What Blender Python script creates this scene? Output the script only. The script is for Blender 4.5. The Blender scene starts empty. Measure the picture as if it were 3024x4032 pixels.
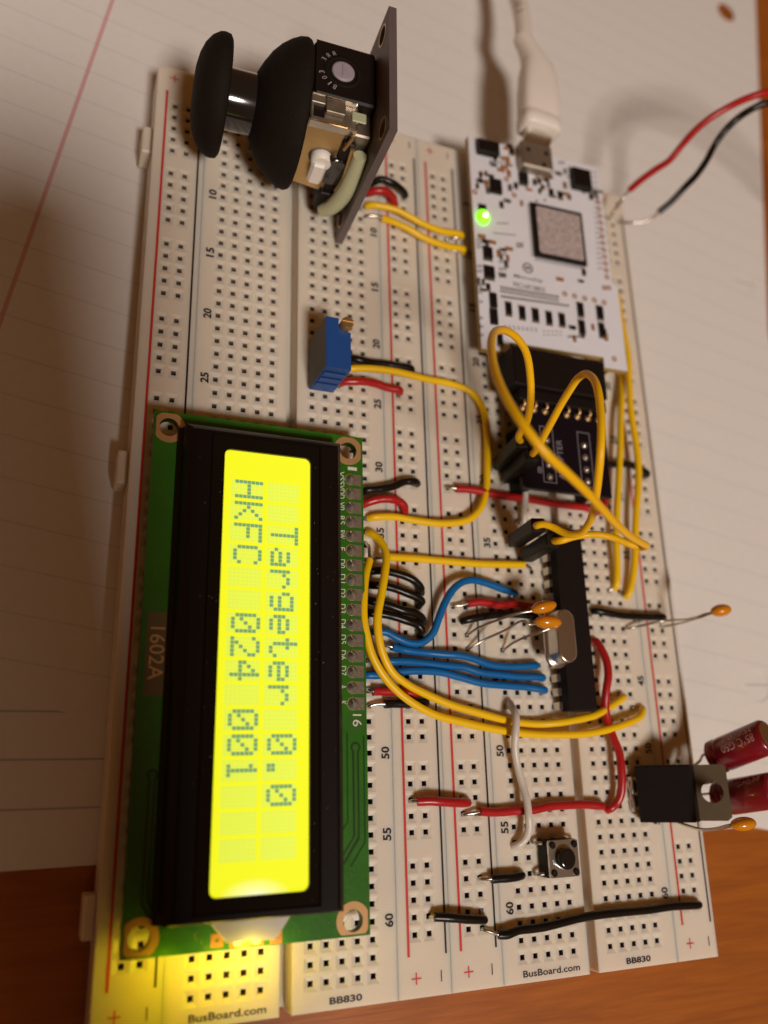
import bpy, bmesh, math, random
import numpy as np
from mathutils import Vector, Matrix
random.seed(7)
S = 0.001                      # everything below is written in millimetres
P = 2.54                       # breadboard pitch
HT = 9.5                       # height of the breadboards' top face above the table
scene = bpy.context.scene
COL = scene.collection

# ------------------------------------------------------------------ camera
CW = np.array([-24.65657, -129.29943, 142.14788])
RW = np.array([[0.92331265, -0.02295358, 0.38336261],
               [0.09278746, -0.95530785, -0.28067312],
               [0.37267176, 0.29472028, -0.87991802]])
FPX = 3256.8
cam_d = bpy.data.cameras.new('camera')
cam = bpy.data.objects.new('camera', cam_d)
COL.objects.link(cam)
_r = RW.T @ np.diag([1, -1, -1])
cam.matrix_world = Matrix([[*_r[0], CW[0] * S], [*_r[1], CW[1] * S], [*_r[2], CW[2] * S], [0, 0, 0, 1]])
cam_d.sensor_fit = 'VERTICAL'
cam_d.sensor_height = 36
cam_d.lens = FPX / 4032 * 36
cam_d.clip_start = 0.01
cam_d.clip_end = 20
cam_d.dof.use_dof = True
cam_d.dof.focus_distance = 0.138
cam_d.dof.aperture_fstop = 29.08 / 3.0
scene.camera = cam

# ------------------------------------------------------------------ light
world = bpy.data.worlds.new('World')
scene.world = world
world.use_nodes = True
bg = world.node_tree.nodes['Background']
bg.inputs['Color'].default_value = (1.0, 0.41, 0.11, 1)
bg.inputs['Strength'].default_value = 0.105

def lamp(name, travel, dist, power, size, color):
    """ceiling lamp whose light travels along `travel`, aimed at the boards"""
    d = bpy.data.lights.new(name, 'AREA')
    d.shape = 'DISK'; d.size = size; d.energy = power; d.color = color
    o = bpy.data.objects.new(name, d)
    t = Vector(travel).normalized()
    tgt = Vector((0.055, -0.06, 0.01))
    o.location = tgt - t * dist
    o.rotation_euler = t.to_track_quat('-Z', 'Y').to_euler()
    COL.objects.link(o)
    return o
lamp('ceiling_lamp', (-0.03, 0.72, -1), 1.35, 12.9, 0.25, (1.0, 0.89, 0.81))
lamp('second_ceiling_lamp', (0.46, 1.1, -1), 1.5, 0.9, 0.26, (1.0, 0.85, 0.74))
scene.view_settings.view_transform = 'Standard'
scene.view_settings.look = 'None'
scene.view_settings.exposure = 0
scene.view_settings.gamma = 1

# ------------------------------------------------------------------ where things stand
def ray(px, py):
    return RW.T @ np.array([(px - 1512) / FPX, (py - 2016) / FPX, 1.0])
def at(px, py, z=HT):
    d = ray(px, py)
    w = CW + d * ((z - CW[2]) / d[2])
    return Vector((w[0], w[1], z))
def view(x0, y0, x1, w):
    s = (x1 - x0) / w
    return lambda x, y, z=HT: at(x0 + x * s, y0 + y * s, z)
F = view(0, 0, 3024, 1659)
vA = view(1350, 1800, 2350, 1659)
vB = view(1280, 2200, 1900, 1659)
vC = view(2100, 2700, 3024, 1659)
vD = view(1400, 2900, 2424, 1659)
vE = view(1350, 2700, 2150, 1659)
vG = view(1900, 2000, 2950, 1659)
vR = view(1900, 1400, 2700, 1659)
vT = view(1700, 900, 3024, 1659)
vJ = view(1300, 600, 1900, 1659)
vP = view(1180, 1200, 1700, 1659)
vW = view(2300, 0, 3024, 1601)
vK = view(2100, 2300, 2500, 1659)
vM = view(1280, 1750, 1700, 1659)
def H(c, r, z=HT):
    return Vector((c * P, -r * P, z))
RAILS = [-3.85, -2.85, 13.85, 14.85, 17.65, 18.65, 35.35, 36.35]
COLS = RAILS + [0, 1, 2, 3, 4, 7, 8, 9, 10, 11] + [21.5 + i for i in (0, 1, 2, 3, 4, 7, 8, 9, 10, 11)]
def snap(v):
    c = min(COLS, key=lambda k: abs(k - v.x / P))
    r = round(-v.y / P)
    return H(c, r)

# ------------------------------------------------------------------ materials
def mat(name, col, rough=0.5, metal=0.0, var=0.06, scale=400, bump=0.0, bscale=900, spec=0.5, coat=0.0,
        sss=0.0, trans=0.0, emis=None, estr=0.0, var2=None):
    m = bpy.data.materials.new(name); m.use_nodes = True
    nt = m.node_tree; b = nt.nodes['Principled BSDF']
    b.inputs['Roughness'].default_value = rough
    b.inputs['Metallic'].default_value = metal
    b.inputs['Specular IOR Level'].default_value = spec
    b.inputs['Coat Weight'].default_value = coat
    b.inputs['Transmission Weight'].default_value = trans
    if sss:
        b.inputs['Subsurface Weight'].default_value = sss
        b.inputs['Subsurface Radius'].default_value = (1.0, 0.7, 0.45)
        b.inputs['Subsurface Scale'].default_value = 0.0022
    if emis:
        b.inputs['Emission Color'].default_value = (*emis, 1)
        b.inputs['Emission Strength'].default_value = estr
    tc = nt.nodes.new('ShaderNodeTexCoord')
    n = nt.nodes.new('ShaderNodeTexNoise'); n.inputs['Scale'].default_value = scale; n.inputs['Detail'].default_value = 4
    nt.links.new(tc.outputs['Object'], n.inputs['Vector'])
    mr = nt.nodes.new('ShaderNodeMix'); mr.data_type = 'RGBA'
    lo = [max(0, c * (1 - var)) for c in col]; hi = [min(1, c * (1 + var)) for c in col]
    if var2: lo = var2
    mr.inputs['A'].default_value = (*lo, 1); mr.inputs['B'].default_value = (*hi, 1)
    nt.links.new(n.outputs['Fac'], mr.inputs['Factor'])
    nt.links.new(mr.outputs['Result'], b.inputs['Base Color'])
    if bump:
        n2 = nt.nodes.new('ShaderNodeTexNoise'); n2.inputs['Scale'].default_value = bscale; n2.inputs['Detail'].default_value = 3
        nt.links.new(tc.outputs['Object'], n2.inputs['Vector'])
        bp = nt.nodes.new('ShaderNodeBump'); bp.inputs['Strength'].default_value = bump; bp.inputs['Distance'].default_value = 0.0003
        nt.links.new(n2.outputs['Fac'], bp.inputs['Height']); nt.links.new(bp.outputs['Normal'], b.inputs['Normal'])
    return m
M = {}
M['plastic'] = mat('ivory_plastic', (.76, .67, .555), .40, var=.05, scale=120, bump=.06, bscale=2500, sss=.8)
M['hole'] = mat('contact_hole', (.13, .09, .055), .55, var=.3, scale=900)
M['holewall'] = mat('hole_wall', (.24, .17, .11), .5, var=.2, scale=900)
M['redink'] = mat('red_ink', (.62, .035, .022), .5, var=.08)
M['blackink'] = mat('black_ink', (.012, .010, .009), .5)
M['pcb'] = mat('green_solder_mask', (.026, .140, .008), .33, var=.25, scale=250, bump=.12, bscale=1400, coat=.25)
M['pcbtrace'] = mat('dark_green_mask', (.010, .048, .006), .35, var=.1)
M['pcbpale'] = mat('pale_green_mask', (.035, .125, .012), .33, var=.12, coat=.2)
M['bezel'] = mat('black_bezel', (.007, .004, .003), .40, metal=0, var=.2, scale=80, coat=0, spec=.22, bump=.05)
M['glassframe'] = mat('black_glass', (.006, .005, .004), .16, var=.1, spec=.35)
M['gold'] = mat('gilt_copper', (.74, .44, .20), .36, metal=.6, var=.12, scale=700)
M['solder'] = mat('solder', (.50, .45, .38), .28, metal=.8, var=.25, scale=1500, bump=.25, bscale=1800)
M['steel'] = mat('bright_steel', (.70, .66, .60), .30, metal=1, var=.1, scale=300)
M['dullsteel'] = mat('dull_steel', (.42, .36, .29), .5, metal=.9, var=.15, scale=300, bump=.06)
M['brass'] = mat('brass_plate', (.62, .42, .19), .42, metal=.9, var=.25, scale=300, bump=.1)
M['tab'] = mat('heat_tab', (.15, .11, .065), .5, metal=.4, var=.1, scale=300)
M['bracket'] = mat('bracket_metal', (.30, .25, .19), .48, metal=.75, var=.6, scale=500, bump=.25, bscale=700)
M['patch'] = mat('bare_board_patch', (.13, .085, .03), .45, var=.1)
M['lead'] = mat('tinned_lead', (.60, .55, .48), .3, metal=1, var=.15, scale=900)
M['silk'] = mat('silkscreen_white', (.70, .66, .56), .6)
M['diffuser'] = mat('backlight_diffuser', (.62, .60, .66), .5, sss=.1)
M['yellow'] = mat('yellow_insulation', (.90, .55, .004), .36, var=.05, spec=.38, scale=150, bump=.05)
M['dyellow'] = mat('jumper_yellow', (.93, .52, .004), .38, var=.05, spec=.35, scale=150, bump=.04)
M['red'] = mat('red_insulation', (.42, .012, .012), .33, var=.08, scale=150)
M['black'] = mat('black_insulation', (.009, .006, .004), .3, var=.2, scale=150, spec=.32, bump=.04)
M['blue'] = mat('blue_insulation', (.004, .125, .37), .38, var=.08, scale=150, spec=.35, bump=.04)
M['white'] = mat('white_insulation', (.66, .60, .52), .36, var=.05, scale=150, sss=.1)
M['housing'] = mat('black_housing', (.010, .008, .004), .5, var=.2, scale=500, bump=.1, spec=.25)
M['blueplastic'] = mat('blue_plastic', (.012, .07, .27), .42, var=.08, scale=300)
M['blueshade'] = mat('side_shade_grey', (.09, .085, .08), .6, var=.2, scale=300, bump=.1)  # dark grey that paints shade onto the trimmer's left side
M['epoxy'] = mat('black_epoxy', (.009, .005, .004), .55, var=.25, scale=700, bump=.15, bscale=3000, spec=.22)
M['rubber'] = mat('black_rubber', (.010, .006, .003), .8, var=.3, scale=900, bump=.5, bscale=2600, spec=.2)
M['gloss'] = mat('glossy_black', (.012, .010, .009), .14, var=.1, coat=.6)
M['greypcb'] = mat('grey_board', (.13, .10, .095), .5, var=.15, scale=250)
M['cream'] = mat('cream_plastic', (.50, .51, .31), .45, var=.05, sss=.2)
M['palegrey'] = mat('pale_wheel', (.36, .31, .34), .5, var=.12, scale=500)
M['purple'] = mat('purple_board', (.006, .003, .007), .4, var=.15, spec=.3)
M['purplesilk'] = mat('adapter_print', (.24, .21, .24), .6)
M['mcu'] = mat('white_solder_mask', (.80, .80, .85), .35, var=.04, scale=300, coat=.2)
M['mcuedge'] = mat('board_edge', (.42, .27, .06), .6, var=.15)
M['darkprint'] = mat('grey_print', (.10, .09, .085), .6, var=.3, scale=900)
M['chip'] = mat('chip_black', (.010, .006, .005), .5, var=.2, scale=400, spec=.25)
M['label'] = mat('chip_label', (.62, .52, .50), .6, var=.3, scale=1300, var2=(.10, .075, .075))
M['copperpad'] = mat('copper_pad', (.50, .22, .07), .45, metal=.4, var=.2)
M['orange'] = mat('orange_epoxy', (.66, .23, .006), .2, var=.08, scale=500, coat=.4)
M['capred'] = mat('dark_red_sleeve', (.19, .005, .012), .3, var=.1, scale=200, coat=.3)
M['pinkprint'] = mat('pink_print', (.62, .34, .34), .5)
M['usb'] = mat('white_cable', (.84, .78, .70), .38, var=.04, scale=150, sss=.2)
M['wood'] = None
M['phone'] = mat('phone_black', (.02, .02, .022), .3)

def wood():
    m = bpy.data.materials.new('table_wood'); m.use_nodes = True
    nt = m.node_tree; b = nt.nodes['Principled BSDF']; b.inputs['Roughness'].default_value = .42
    tc = nt.nodes.new('ShaderNodeTexCoord')
    mp = nt.nodes.new('ShaderNodeMapping'); mp.inputs['Scale'].default_value = (14, 120, 20); mp.inputs['Rotation'].default_value = (0, 0, math.radians(8))
    nt.links.new(tc.outputs['Object'], mp.inputs['Vector'])
    n = nt.nodes.new('ShaderNodeTexNoise'); n.inputs['Scale'].default_value = 2.2; n.inputs['Detail'].default_value = 8; n.inputs['Distortion'].default_value = 1.4
    nt.links.new(mp.outputs['Vector'], n.inputs['Vector'])
    cr = nt.nodes.new('ShaderNodeValToRGB')
    cr.color_ramp.elements[0].position = .30; cr.color_ramp.elements[0].color = (.30, .080, .009, 1)
    cr.color_ramp.elements[1].position = .70; cr.color_ramp.elements[1].color = (.40, .116, .012, 1)
    e = cr.color_ramp.elements.new(.5); e.color = (.35, .098, .010, 1)
    nt.links.new(n.outputs['Fac'], cr.inputs['Fac'])
    n3 = nt.nodes.new('ShaderNodeTexNoise'); n3.inputs['Scale'].default_value = 1.0; n3.inputs['Detail'].default_value = 6
    mp3 = nt.nodes.new('ShaderNodeMapping'); mp3.inputs['Scale'].default_value = (90, 1500, 20)
    nt.links.new(tc.outputs['Object'], mp3.inputs['Vector']); nt.links.new(mp3.outputs['Vector'], n3.inputs['Vector'])
    mx = nt.nodes.new('ShaderNodeMix'); mx.data_type = 'RGBA'; mx.blend_type = 'MULTIPLY'; mx.inputs['Factor'].default_value = .22
    nt.links.new(cr.outputs['Color'], mx.inputs['A']); 
    cr2 = nt.nodes.new('ShaderNodeValToRGB'); cr2.color_ramp.elements[0].position = .35; cr2.color_ramp.elements[0].color = (.45, .4, .35, 1); cr2.color_ramp.elements[1].position = .6; cr2.color_ramp.elements[1].color = (1, 1, 1, 1)
    nt.links.new(n3.outputs['Fac'], cr2.inputs['Fac']); nt.links.new(cr2.outputs['Color'], mx.inputs['B'])
    nt.links.new(mx.outputs['Result'], b.inputs['Base Color'])
    bp = nt.nodes.new('ShaderNodeBump'); bp.inputs['Strength'].default_value = .12; bp.inputs['Distance'].default_value = .0004
    nt.links.new(n3.outputs['Fac'], bp.inputs['Height']); nt.links.new(bp.outputs['Normal'], b.inputs['Normal'])
    return m
M['wood'] = wood()

def paper_mat(name, y0, dy, red_x=None, ink=(.36, .36, .42), strength=.5):
    """ruled paper: lines every dy mm upwards from y0 in the sheet's own coordinates"""
    m = bpy.data.materials.new(name); m.use_nodes = True
    nt = m.node_tree; b = nt.nodes['Principled BSDF']; b.inputs['Roughness'].default_value = .75
    b.inputs['Specular IOR Level'].default_value = .2
    L = nt.links.new
    def math_(op, a, bb=None, clamp=False):
        n = nt.nodes.new('ShaderNodeMath'); n.operation = op; n.use_clamp = clamp
        for i, v in enumerate((a, bb)):
            if v is None: continue
            if isinstance(v, (int, float)): n.inputs[i].default_value = v
            else: L(v, n.inputs[i])
        return n.outputs[0]
    tc = nt.nodes.new('ShaderNodeTexCoord'); sx = nt.nodes.new('ShaderNodeSeparateXYZ'); L(tc.outputs['Object'], sx.inputs[0])
    wob = nt.nodes.new('ShaderNodeTexNoise'); wob.inputs['Scale'].default_value = 14; wob.inputs['Detail'].default_value = 2
    L(tc.outputs['Object'], wob.inputs['Vector'])
    y = math_('ADD', math_('MULTIPLY', sx.outputs['Y'], 1000), math_('MULTIPLY', wob.outputs['Fac'], .5))
    t = math_('SUBTRACT', y, y0)
    fr = math_('FRACT', math_('DIVIDE', t, dy))
    d = math_('MULTIPLY', math_('ABSOLUTE', math_('SUBTRACT', fr, .5)), dy)      # dy/2 on a line
    line = math_('MULTIPLY', math_('SUBTRACT', d, dy / 2 - .22), 7, True)
    line = math_('MULTIPLY', line, math_('GREATER_THAN', t, -dy * .4))
    line = math_('MULTIPLY', line, strength)
    fib = nt.nodes.new('ShaderNodeTexNoise'); fib.inputs['Scale'].default_value = 600; fib.inputs['Detail'].default_value = 5
    L(tc.outputs['Object'], fib.inputs['Vector'])
    base = nt.nodes.new('ShaderNodeMix'); base.data_type = 'RGBA'
    base.inputs['A'].default_value = (.74, .70, .655, 1); base.inputs['B'].default_value = (.80, .765, .72, 1)
    L(fib.outputs['Fac'], base.inputs['Factor'])
    mx = nt.nodes.new('ShaderNodeMix'); mx.data_type = 'RGBA'; L(line, mx.inputs['Factor']); L(base.outputs['Result'], mx.inputs['A'])
    mx.inputs['B'].default_value = (*ink, 1)
    out = mx.outputs['Result']
    if red_x is not None:
        dx = math_('ABSOLUTE', math_('SUBTRACT', math_('MULTIPLY', sx.outputs['X'], 1000), red_x))
        rl = math_('MULTIPLY', math_('SUBTRACT', .5, dx), 4, True)
        mr = nt.nodes.new('ShaderNodeMix'); mr.data_type = 'RGBA'; L(math_('MULTIPLY', rl, .75), mr.inputs['Factor']); L(out, mr.inputs['A'])
        mr.inputs['B'].default_value = (.62, .26, .27, 1); out = mr.outputs['Result']
    L(out, b.inputs['Base Color'])
    bp = nt.nodes.new('ShaderNodeBump'); bp.inputs['Strength'].default_value = .10; bp.inputs['Distance'].default_value = .0002
    L(fib.outputs['Fac'], bp.inputs['Height']); L(bp.outputs['Normal'], b.inputs['Normal'])
    return m

# ------------------------------------------------------------------ mesh helpers
class Frame:
    """local axes for something that stands at an angle"""
    def __init__(s, o=(0, 0, 0), x=(1, 0, 0), y=(0, 1, 0), z=(0, 0, 1)):
        s.o = Vector(o); s.x = Vector(x).normalized(); s.y = Vector(y).normalized(); s.z = Vector(z).normalized()
    def p(s, x, y, z=0): return s.o + s.x * x + s.y * y + s.z * z
    def loc(s, w): d = Vector(w) - s.o; return (d.dot(s.x), d.dot(s.y), d.dot(s.z))
    def px(s, px, py, h=0):
        d = Vector(ray(px, py)); c = Vector(CW)
        t = ((s.o + s.z * h) - c).dot(s.z) / d.dot(s.z)
        return s.loc(c + d * t)
WF = Frame()
class MB:
    def __init__(s): s.v = []; s.f = []; s.mi = []; s.sm = []
    def add(s, vs, fs, mi=0, smooth=False):
        b = len(s.v); s.v += [tuple(x) for x in vs]
        for f in fs: s.f.append(tuple(b + i for i in f)); s.mi.append(mi); s.sm.append(smooth)
        return s
    def quad(s, a, b, c, d, mi=0): return s.add([a, b, c, d], [(0, 1, 2, 3)], mi)
    def box(s, x0, x1, y0, y1, z0, z1, fr=WF, bev=0, mi=0, taper=0):
        b = min(bev, (x1 - x0) / 2.2, (y1 - y0) / 2.2, (z1 - z0) / 2.2)
        if b <= 0:
            t = taper
            vs = [fr.p(x, y, z) for z, k in ((z0, 0), (z1, t)) for x, y in ((x0 + k, y0 + k), (x1 - k, y0 + k), (x1 - k, y1 - k), (x0 + k, y1 - k))]
            return s.add(vs, [(3, 2, 1, 0), (4, 5, 6, 7), (0, 1, 5, 4), (1, 2, 6, 5), (2, 3, 7, 6), (3, 0, 4, 7)], mi)
        # chamfered box: stacked octagon-like rings
        rings = []
        for z, k in ((z0, b), (z0 + b, 0), (z1 - b, 0), (z1, b)):
            i = b + k * .0
            X0, X1, Y0, Y1 = x0 + k, x1 - k, y0 + k, y1 - k
            c = b * .7
            rings.append([(X0 + c, Y0), (X1 - c, Y0), (X1, Y0 + c), (X1, Y1 - c), (X1 - c, Y1), (X0 + c, Y1), (X0, Y1 - c), (X0, Y0 + c), z])
        vs = []
        for r in rings: vs += [fr.p(q[0], q[1], r[8]) for q in r[:8]]
        fs = [tuple(range(7, -1, -1)), tuple(range(24, 32))]
        for k in range(3):
            for i in range(8):
                j = (i + 1) % 8; fs.append((k * 8 + i, k * 8 + j, k * 8 + 8 + j, k * 8 + 8 + i))
        return s.add(vs, fs, mi)
    def lathe(s, prof, o, ax, n=24, mi=0, smooth=True, cap=True, ref=None):
        """prof = [(distance along axis, radius)]"""
        ax = Vector(ax).normalized(); o = Vector(o)
        a = (Vector(ref) if ref else (Vector((0, 0, 1)) if abs(ax.z) < .9 else Vector((1, 0, 0))))
        a = (a - ax * a.dot(ax)).normalized(); b = ax.cross(a)
        vs = []
        for d, r in prof:
            for i in range(n):
                t = 2 * math.pi * i / n; vs.append(o + ax * d + (a * math.cos(t) + b * math.sin(t)) * r)
        fs = []
        for k in range(len(prof) - 1):
            for i in range(n):
                j = (i + 1) % n; fs.append((k * n + i, k * n + j, (k + 1) * n + j, (k + 1) * n + i))
        s.add(vs, fs, mi, smooth)
        if cap:
            m = len(prof) - 1
            s.add(vs[:n], [tuple(range(n - 1, -1, -1))], mi); s.add(vs[m * n:(m + 1) * n], [tuple(range(n))], mi)
        return s
    def tube(s, pts, r, n=12, mi=0, sub=8, cap=True, smooth_path=True):
        pts = [Vector(q) for q in pts]
        path = catmull(pts, sub) if (smooth_path and len(pts) > 2) else pts
        rs = r if callable(r) else (lambda t: r)
        up = None; vs = []; N = len(path)
        for i, q in enumerate(path):
            t = (path[min(i + 1, N - 1)] - path[max(i - 1, 0)]).normalized()
            if up is None: up = t.orthogonal().normalized()
            up = (up - t * up.dot(t)).normalized(); b = t.cross(up)
            rr = rs(i / (N - 1))
            for k in range(n):
                a = 2 * math.pi * k / n; vs.append(q + (up * math.cos(a) + b * math.sin(a)) * rr)
        fs = [(i * n + k, i * n + (k + 1) % n, (i + 1) * n + (k + 1) % n, (i + 1) * n + k) for i in range(N - 1) for k in range(n)]
        s.add(vs, fs, mi, True)
        if cap: s.add(vs[:n], [tuple(range(n - 1, -1, -1))], mi); s.add(vs[-n:], [tuple(range(n))], mi)
        return s
    def ellipsoid(s, c, ax, ra, rb, rc=None, up=(0, 0, 1), n=16, m=10, mi=0):
        ax = Vector(ax).normalized(); u = Vector(up); u = (u - ax * u.dot(ax)).normalized(); w = ax.cross(u); rc = rc or rb; c = Vector(c)
        vs = []
        for i in range(m + 1):
            t = math.pi * i / m
            for k in range(n):
                a = 2 * math.pi * k / n
                vs.append(c + ax * (-math.cos(t) * ra) + (u * math.cos(a) * rb + w * math.sin(a) * rc) * math.sin(t))
        fs = [(i * n + k, i * n + (k + 1) % n, (i + 1) * n + (k + 1) % n, (i + 1) * n + k) for i in range(m) for k in range(n)]
        return s.add(vs, fs, mi, True)
    def build(s, name, mats, parent=None, **tags):
        me = bpy.data.meshes.new(name)
        me.from_pydata([(v[0] * S, v[1] * S, v[2] * S) for v in s.v], [], s.f)
        mats = mats if isinstance(mats, (list, tuple)) else [mats]
        for m in mats: me.materials.append(m)
        me.polygons.foreach_set('material_index', s.mi); me.polygons.foreach_set('use_smooth', s.sm)
        me.update()
        o = bpy.data.objects.new(name, me); COL.objects.link(o)
        put(o, parent)
        for k, v in tags.items(): o[k] = v
        return o
def put(o, parent):
    if parent is not None:
        o.parent = parent
        m = Matrix.Identity(4); q = parent
        o.matrix_parent_inverse = world_of(parent).inverted()
def world_of(o):
    m = o.matrix_basis.copy()
    while o.parent is not None:
        m = o.parent.matrix_basis @ o.matrix_parent_inverse @ m if False else (o.parent.matrix_basis @ (o.matrix_parent_inverse @ m)); o = o.parent
    return m
def catmull(p, sub):
    q = [p[0] * 2 - p[1]] + list(p) + [p[-1] * 2 - p[-2]]; out = []
    for i in range(1, len(q) - 2):
        a, b, c, d = q[i - 1], q[i], q[i + 1], q[i + 2]
        t0 = 0; t1 = max((b - a).length, 1e-4) ** .5; t2 = t1 + max((c - b).length, 1e-4) ** .5; t3 = t2 + max((d - c).length, 1e-4) ** .5
        for k in range(sub):
            t = t1 + (t2 - t1) * k / sub
            A1 = a * ((t1 - t) / t1) + b * (t / t1); A2 = b * ((t2 - t) / (t2 - t1)) + c * ((t - t1) / (t2 - t1)); A3 = c * ((t3 - t) / (t3 - t2)) + d * ((t - t2) / (t3 - t2))
            B1 = A1 * ((t2 - t) / t2) + A2 * (t / t2); B2 = A2 * ((t3 - t) / (t3 - t1)) + A3 * ((t - t1) / (t3 - t1))
            out.append(B1 * ((t2 - t) / (t2 - t1)) + B2 * ((t - t1) / (t2 - t1)))
    out.append(p[-1]); return out
def thing(name, label, cat, loc, group=None):
    o = bpy.data.objects.new(name, None); o.empty_display_size = .005; COL.objects.link(o)
    o.location = Vector(loc) * S
    o['label'] = label; o['category'] = cat
    if group: o['group'] = group
    return o
DG = None
def flat(name, outlines, z0, z1, m, parent=None, fr=WF, mi_edge=None, **tags):
    """plate with holes: outlines = [outer, hole, hole...] lists of (x, y)"""
    bm = bmesh.new()
    edges = []
    for poly in outlines:
        vs = [bm.verts.new((x, y, 0)) for x, y in poly]
        edges += [bm.edges.new((vs[i], vs[(i + 1) % len(vs)])) for i in range(len(vs))]
    bmesh.ops.triangle_fill(bm, use_beauty=True, use_dissolve=False, edges=edges, normal=(0, 0, 1))
    tris = [[tuple(v.co[:2]) for v in f.verts] for f in bm.faces]
    bm.free()
    mb = MB()
    for t in tris:
        a = (t[1][0] - t[0][0]) * (t[2][1] - t[0][1]) - (t[2][0] - t[0][0]) * (t[1][1] - t[0][1])
        if a < 0: t = t[::-1]
        mb.add([fr.p(x, y, z1) for x, y in t], [(0, 1, 2)])
        mb.add([fr.p(x, y, z0) for x, y in t], [(2, 1, 0)])
    for poly in outlines:
        n = len(poly)
        for i in range(n):
            a, b = poly[i], poly[(i + 1) % n]
            mb.quad(fr.p(*a, z0), fr.p(*b, z0), fr.p(*b, z1), fr.p(*a, z1), 0 if mi_edge is None else 1)
    ms = [m] if mi_edge is None else [m, mi_edge]
    return mb.build(name, ms, parent, **tags)
def circ(x, y, r, n=24, sq=1.0): return [(x + r * math.cos(2 * math.pi * i / n), y + r * sq * math.sin(2 * math.pi * i / n)) for i in range(n)]
def rrect(x0, x1, y0, y1, r, n=5):
    o = []
    for cx, cy, a in ((x1 - r, y1 - r, 0), (x0 + r, y1 - r, 90), (x0 + r, y0 + r, 180), (x1 - r, y0 + r, 270)):
        for i in range(n + 1):
            t = math.radians(a + 90 * i / n); o.append((cx + r * math.cos(t), cy + r * math.sin(t)))
    return o
_tc = {}
def glyphs(s, bold=0.0):
    k = (s, bold)
    if k not in _tc:
        c = bpy.data.curves.new('t', 'FONT'); c.body = s; c.size = 1; c.offset = bold; c.resolution_u = 3
        o = bpy.data.objects.new('t', c); COL.objects.link(o)
        dg = bpy.context.evaluated_depsgraph_get(); dg.update()
        me = bpy.data.meshes.new_from_object(o.evaluated_get(dg))
        vs = [tuple(v.co) for v in me.vertices]; fs = [tuple(p.vertices) for p in me.polygons]
        bpy.data.objects.remove(o); bpy.data.curves.remove(c); bpy.data.meshes.remove(me)
        x0 = min(v[0] for v in vs); x1 = max(v[0] for v in vs); y0 = min(v[1] for v in vs); y1 = max(v[1] for v in vs)
        _tc[k] = ([((v[0] - x0) / (x1 - x0), (v[1] - y0) / (y1 - y0)) for v in vs], fs)
    return _tc[k]
def text(name, s, o, right, up, w, h, m, parent, bold=0.0, mb=None, fn=None, **tags):
    """lettering that fills w x h mm from its lower left corner o"""
    vs, fs = glyphs(s, bold)
    o = Vector(o); r = Vector(right).normalized(); u = Vector(up).normalized()
    pts = [fn(x * w, y * h) if fn else o + r * (x * w) + u * (y * h) for x, y in vs]
    t = mb or MB(); t.add(pts, fs)
    return t if mb else t.build(name, m, parent, **tags)

# ------------------------------------------------------------------ setting
mb = MB(); mb.quad((-900, -700, 0), (900, -700, 0), (900, 900, 0), (-900, 900, 0)); mb.quad((-900, 900, -30), (900, 900, -30), (900, -700, -30), (-900, -700, -30))
for a, b in (((-900, -700), (900, -700)), ((900, -700), (900, 900)), ((900, 900), (-900, 900)), ((-900, 900), (-900, -700))):
    mb.quad((*a, -30), (*b, -30), (*b, 0), (*a, 0))
tb = mb.build('table', M['wood']); tb['kind'] = 'structure'; tb['label'] = 'orange brown wooden table top with fine grain under the paper'

def sheet(label, corner, ang, w, h, m, holes, z, curl=0.0):
    """sheet of paper, its lower right corner at `corner`; local x runs left from there as negative"""
    bm = bmesh.new(); edges = []
    outl = [(-w, 0), (0, 0), (0, h), (-w, h)]
    # subdivided outline so that the sheet may lie a little uneven
    def seg(a, b, n): return [(a[0] + (b[0] - a[0]) * i / n, a[1] + (b[1] - a[1]) * i / n) for i in range(n)]
    outer = seg(outl[0], outl[1], 30) + seg(outl[1], outl[2], 30) + seg(outl[2], outl[3], 30) + seg(outl[3], outl[0], 30)
    for poly in [outer] + holes:
        vs = [bm.verts.new((x, y, 0)) for x, y in poly]
        edges += [bm.edges.new((vs[i], vs[(i + 1) % len(vs)])) for i in range(len(vs))]
    bmesh.ops.triangle_fill(bm, use_beauty=True, edges=edges, normal=(0, 0, 1))
    for f in bm.faces:
        if f.normal.z < 0: f.normal_flip()
    bmesh.ops.solidify(bm, geom=bm.faces[:], thickness=.1)
    me = bpy.data.meshes.new('paper_sheet')
    for v in bm.verts:
        v.co *= S
    bm.to_mesh(me); bm.free(); me.materials.append(m)
    zs = [v.co.z for v in me.vertices]
    o = bpy.data.objects.new('paper_sheet', me); COL.objects.link(o)
    o.location = (corner[0] * S, corner[1] * S, (z - max(zs) / S) * S); o.rotation_euler = (0, 0, math.radians(ang))
    o['label'] = label; o['category'] = 'paper'; o['group'] = 'sheets of ruled paper under the breadboards'
    return o
c9, s9 = math.cos(math.radians(9.6)), math.sin(math.radians(9.6))
CR = (127.2, -144.75)
def tolocal(x, y): dx, dy = x - CR[0], y - CR[1]; return (dx * c9 - dy * s9, dx * s9 + dy * c9)
hol = [circ(*tolocal(*q), r) for q, r in (((154.8, 92.3), 3.3), ((142.6, -6.7), 3.4), ((125.1, -113.8), 3.5))]
rx = tolocal(-28.5, -12)[0]
ly = tolocal(-31.7, -93.0)[1]
top = sheet('upper ruled sheet with punched holes and pink margin line, lying askew', CR, -9.6, 216, 300, paper_mat('ruled_paper', ly - 7.15 * 2 - 3.575, 7.15, rx, strength=.25), hol, .36)
sheet('lower ruled sheet lying straight, its bottom edge showing at the left', (147.5, -143.3), -.4, 216, 279, paper_mat('ruled_paper_below', 11.9 + 3.575 - 7.15, 7.15, None, ink=(.22, .25, .28), strength=.6), [], .22)
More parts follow.
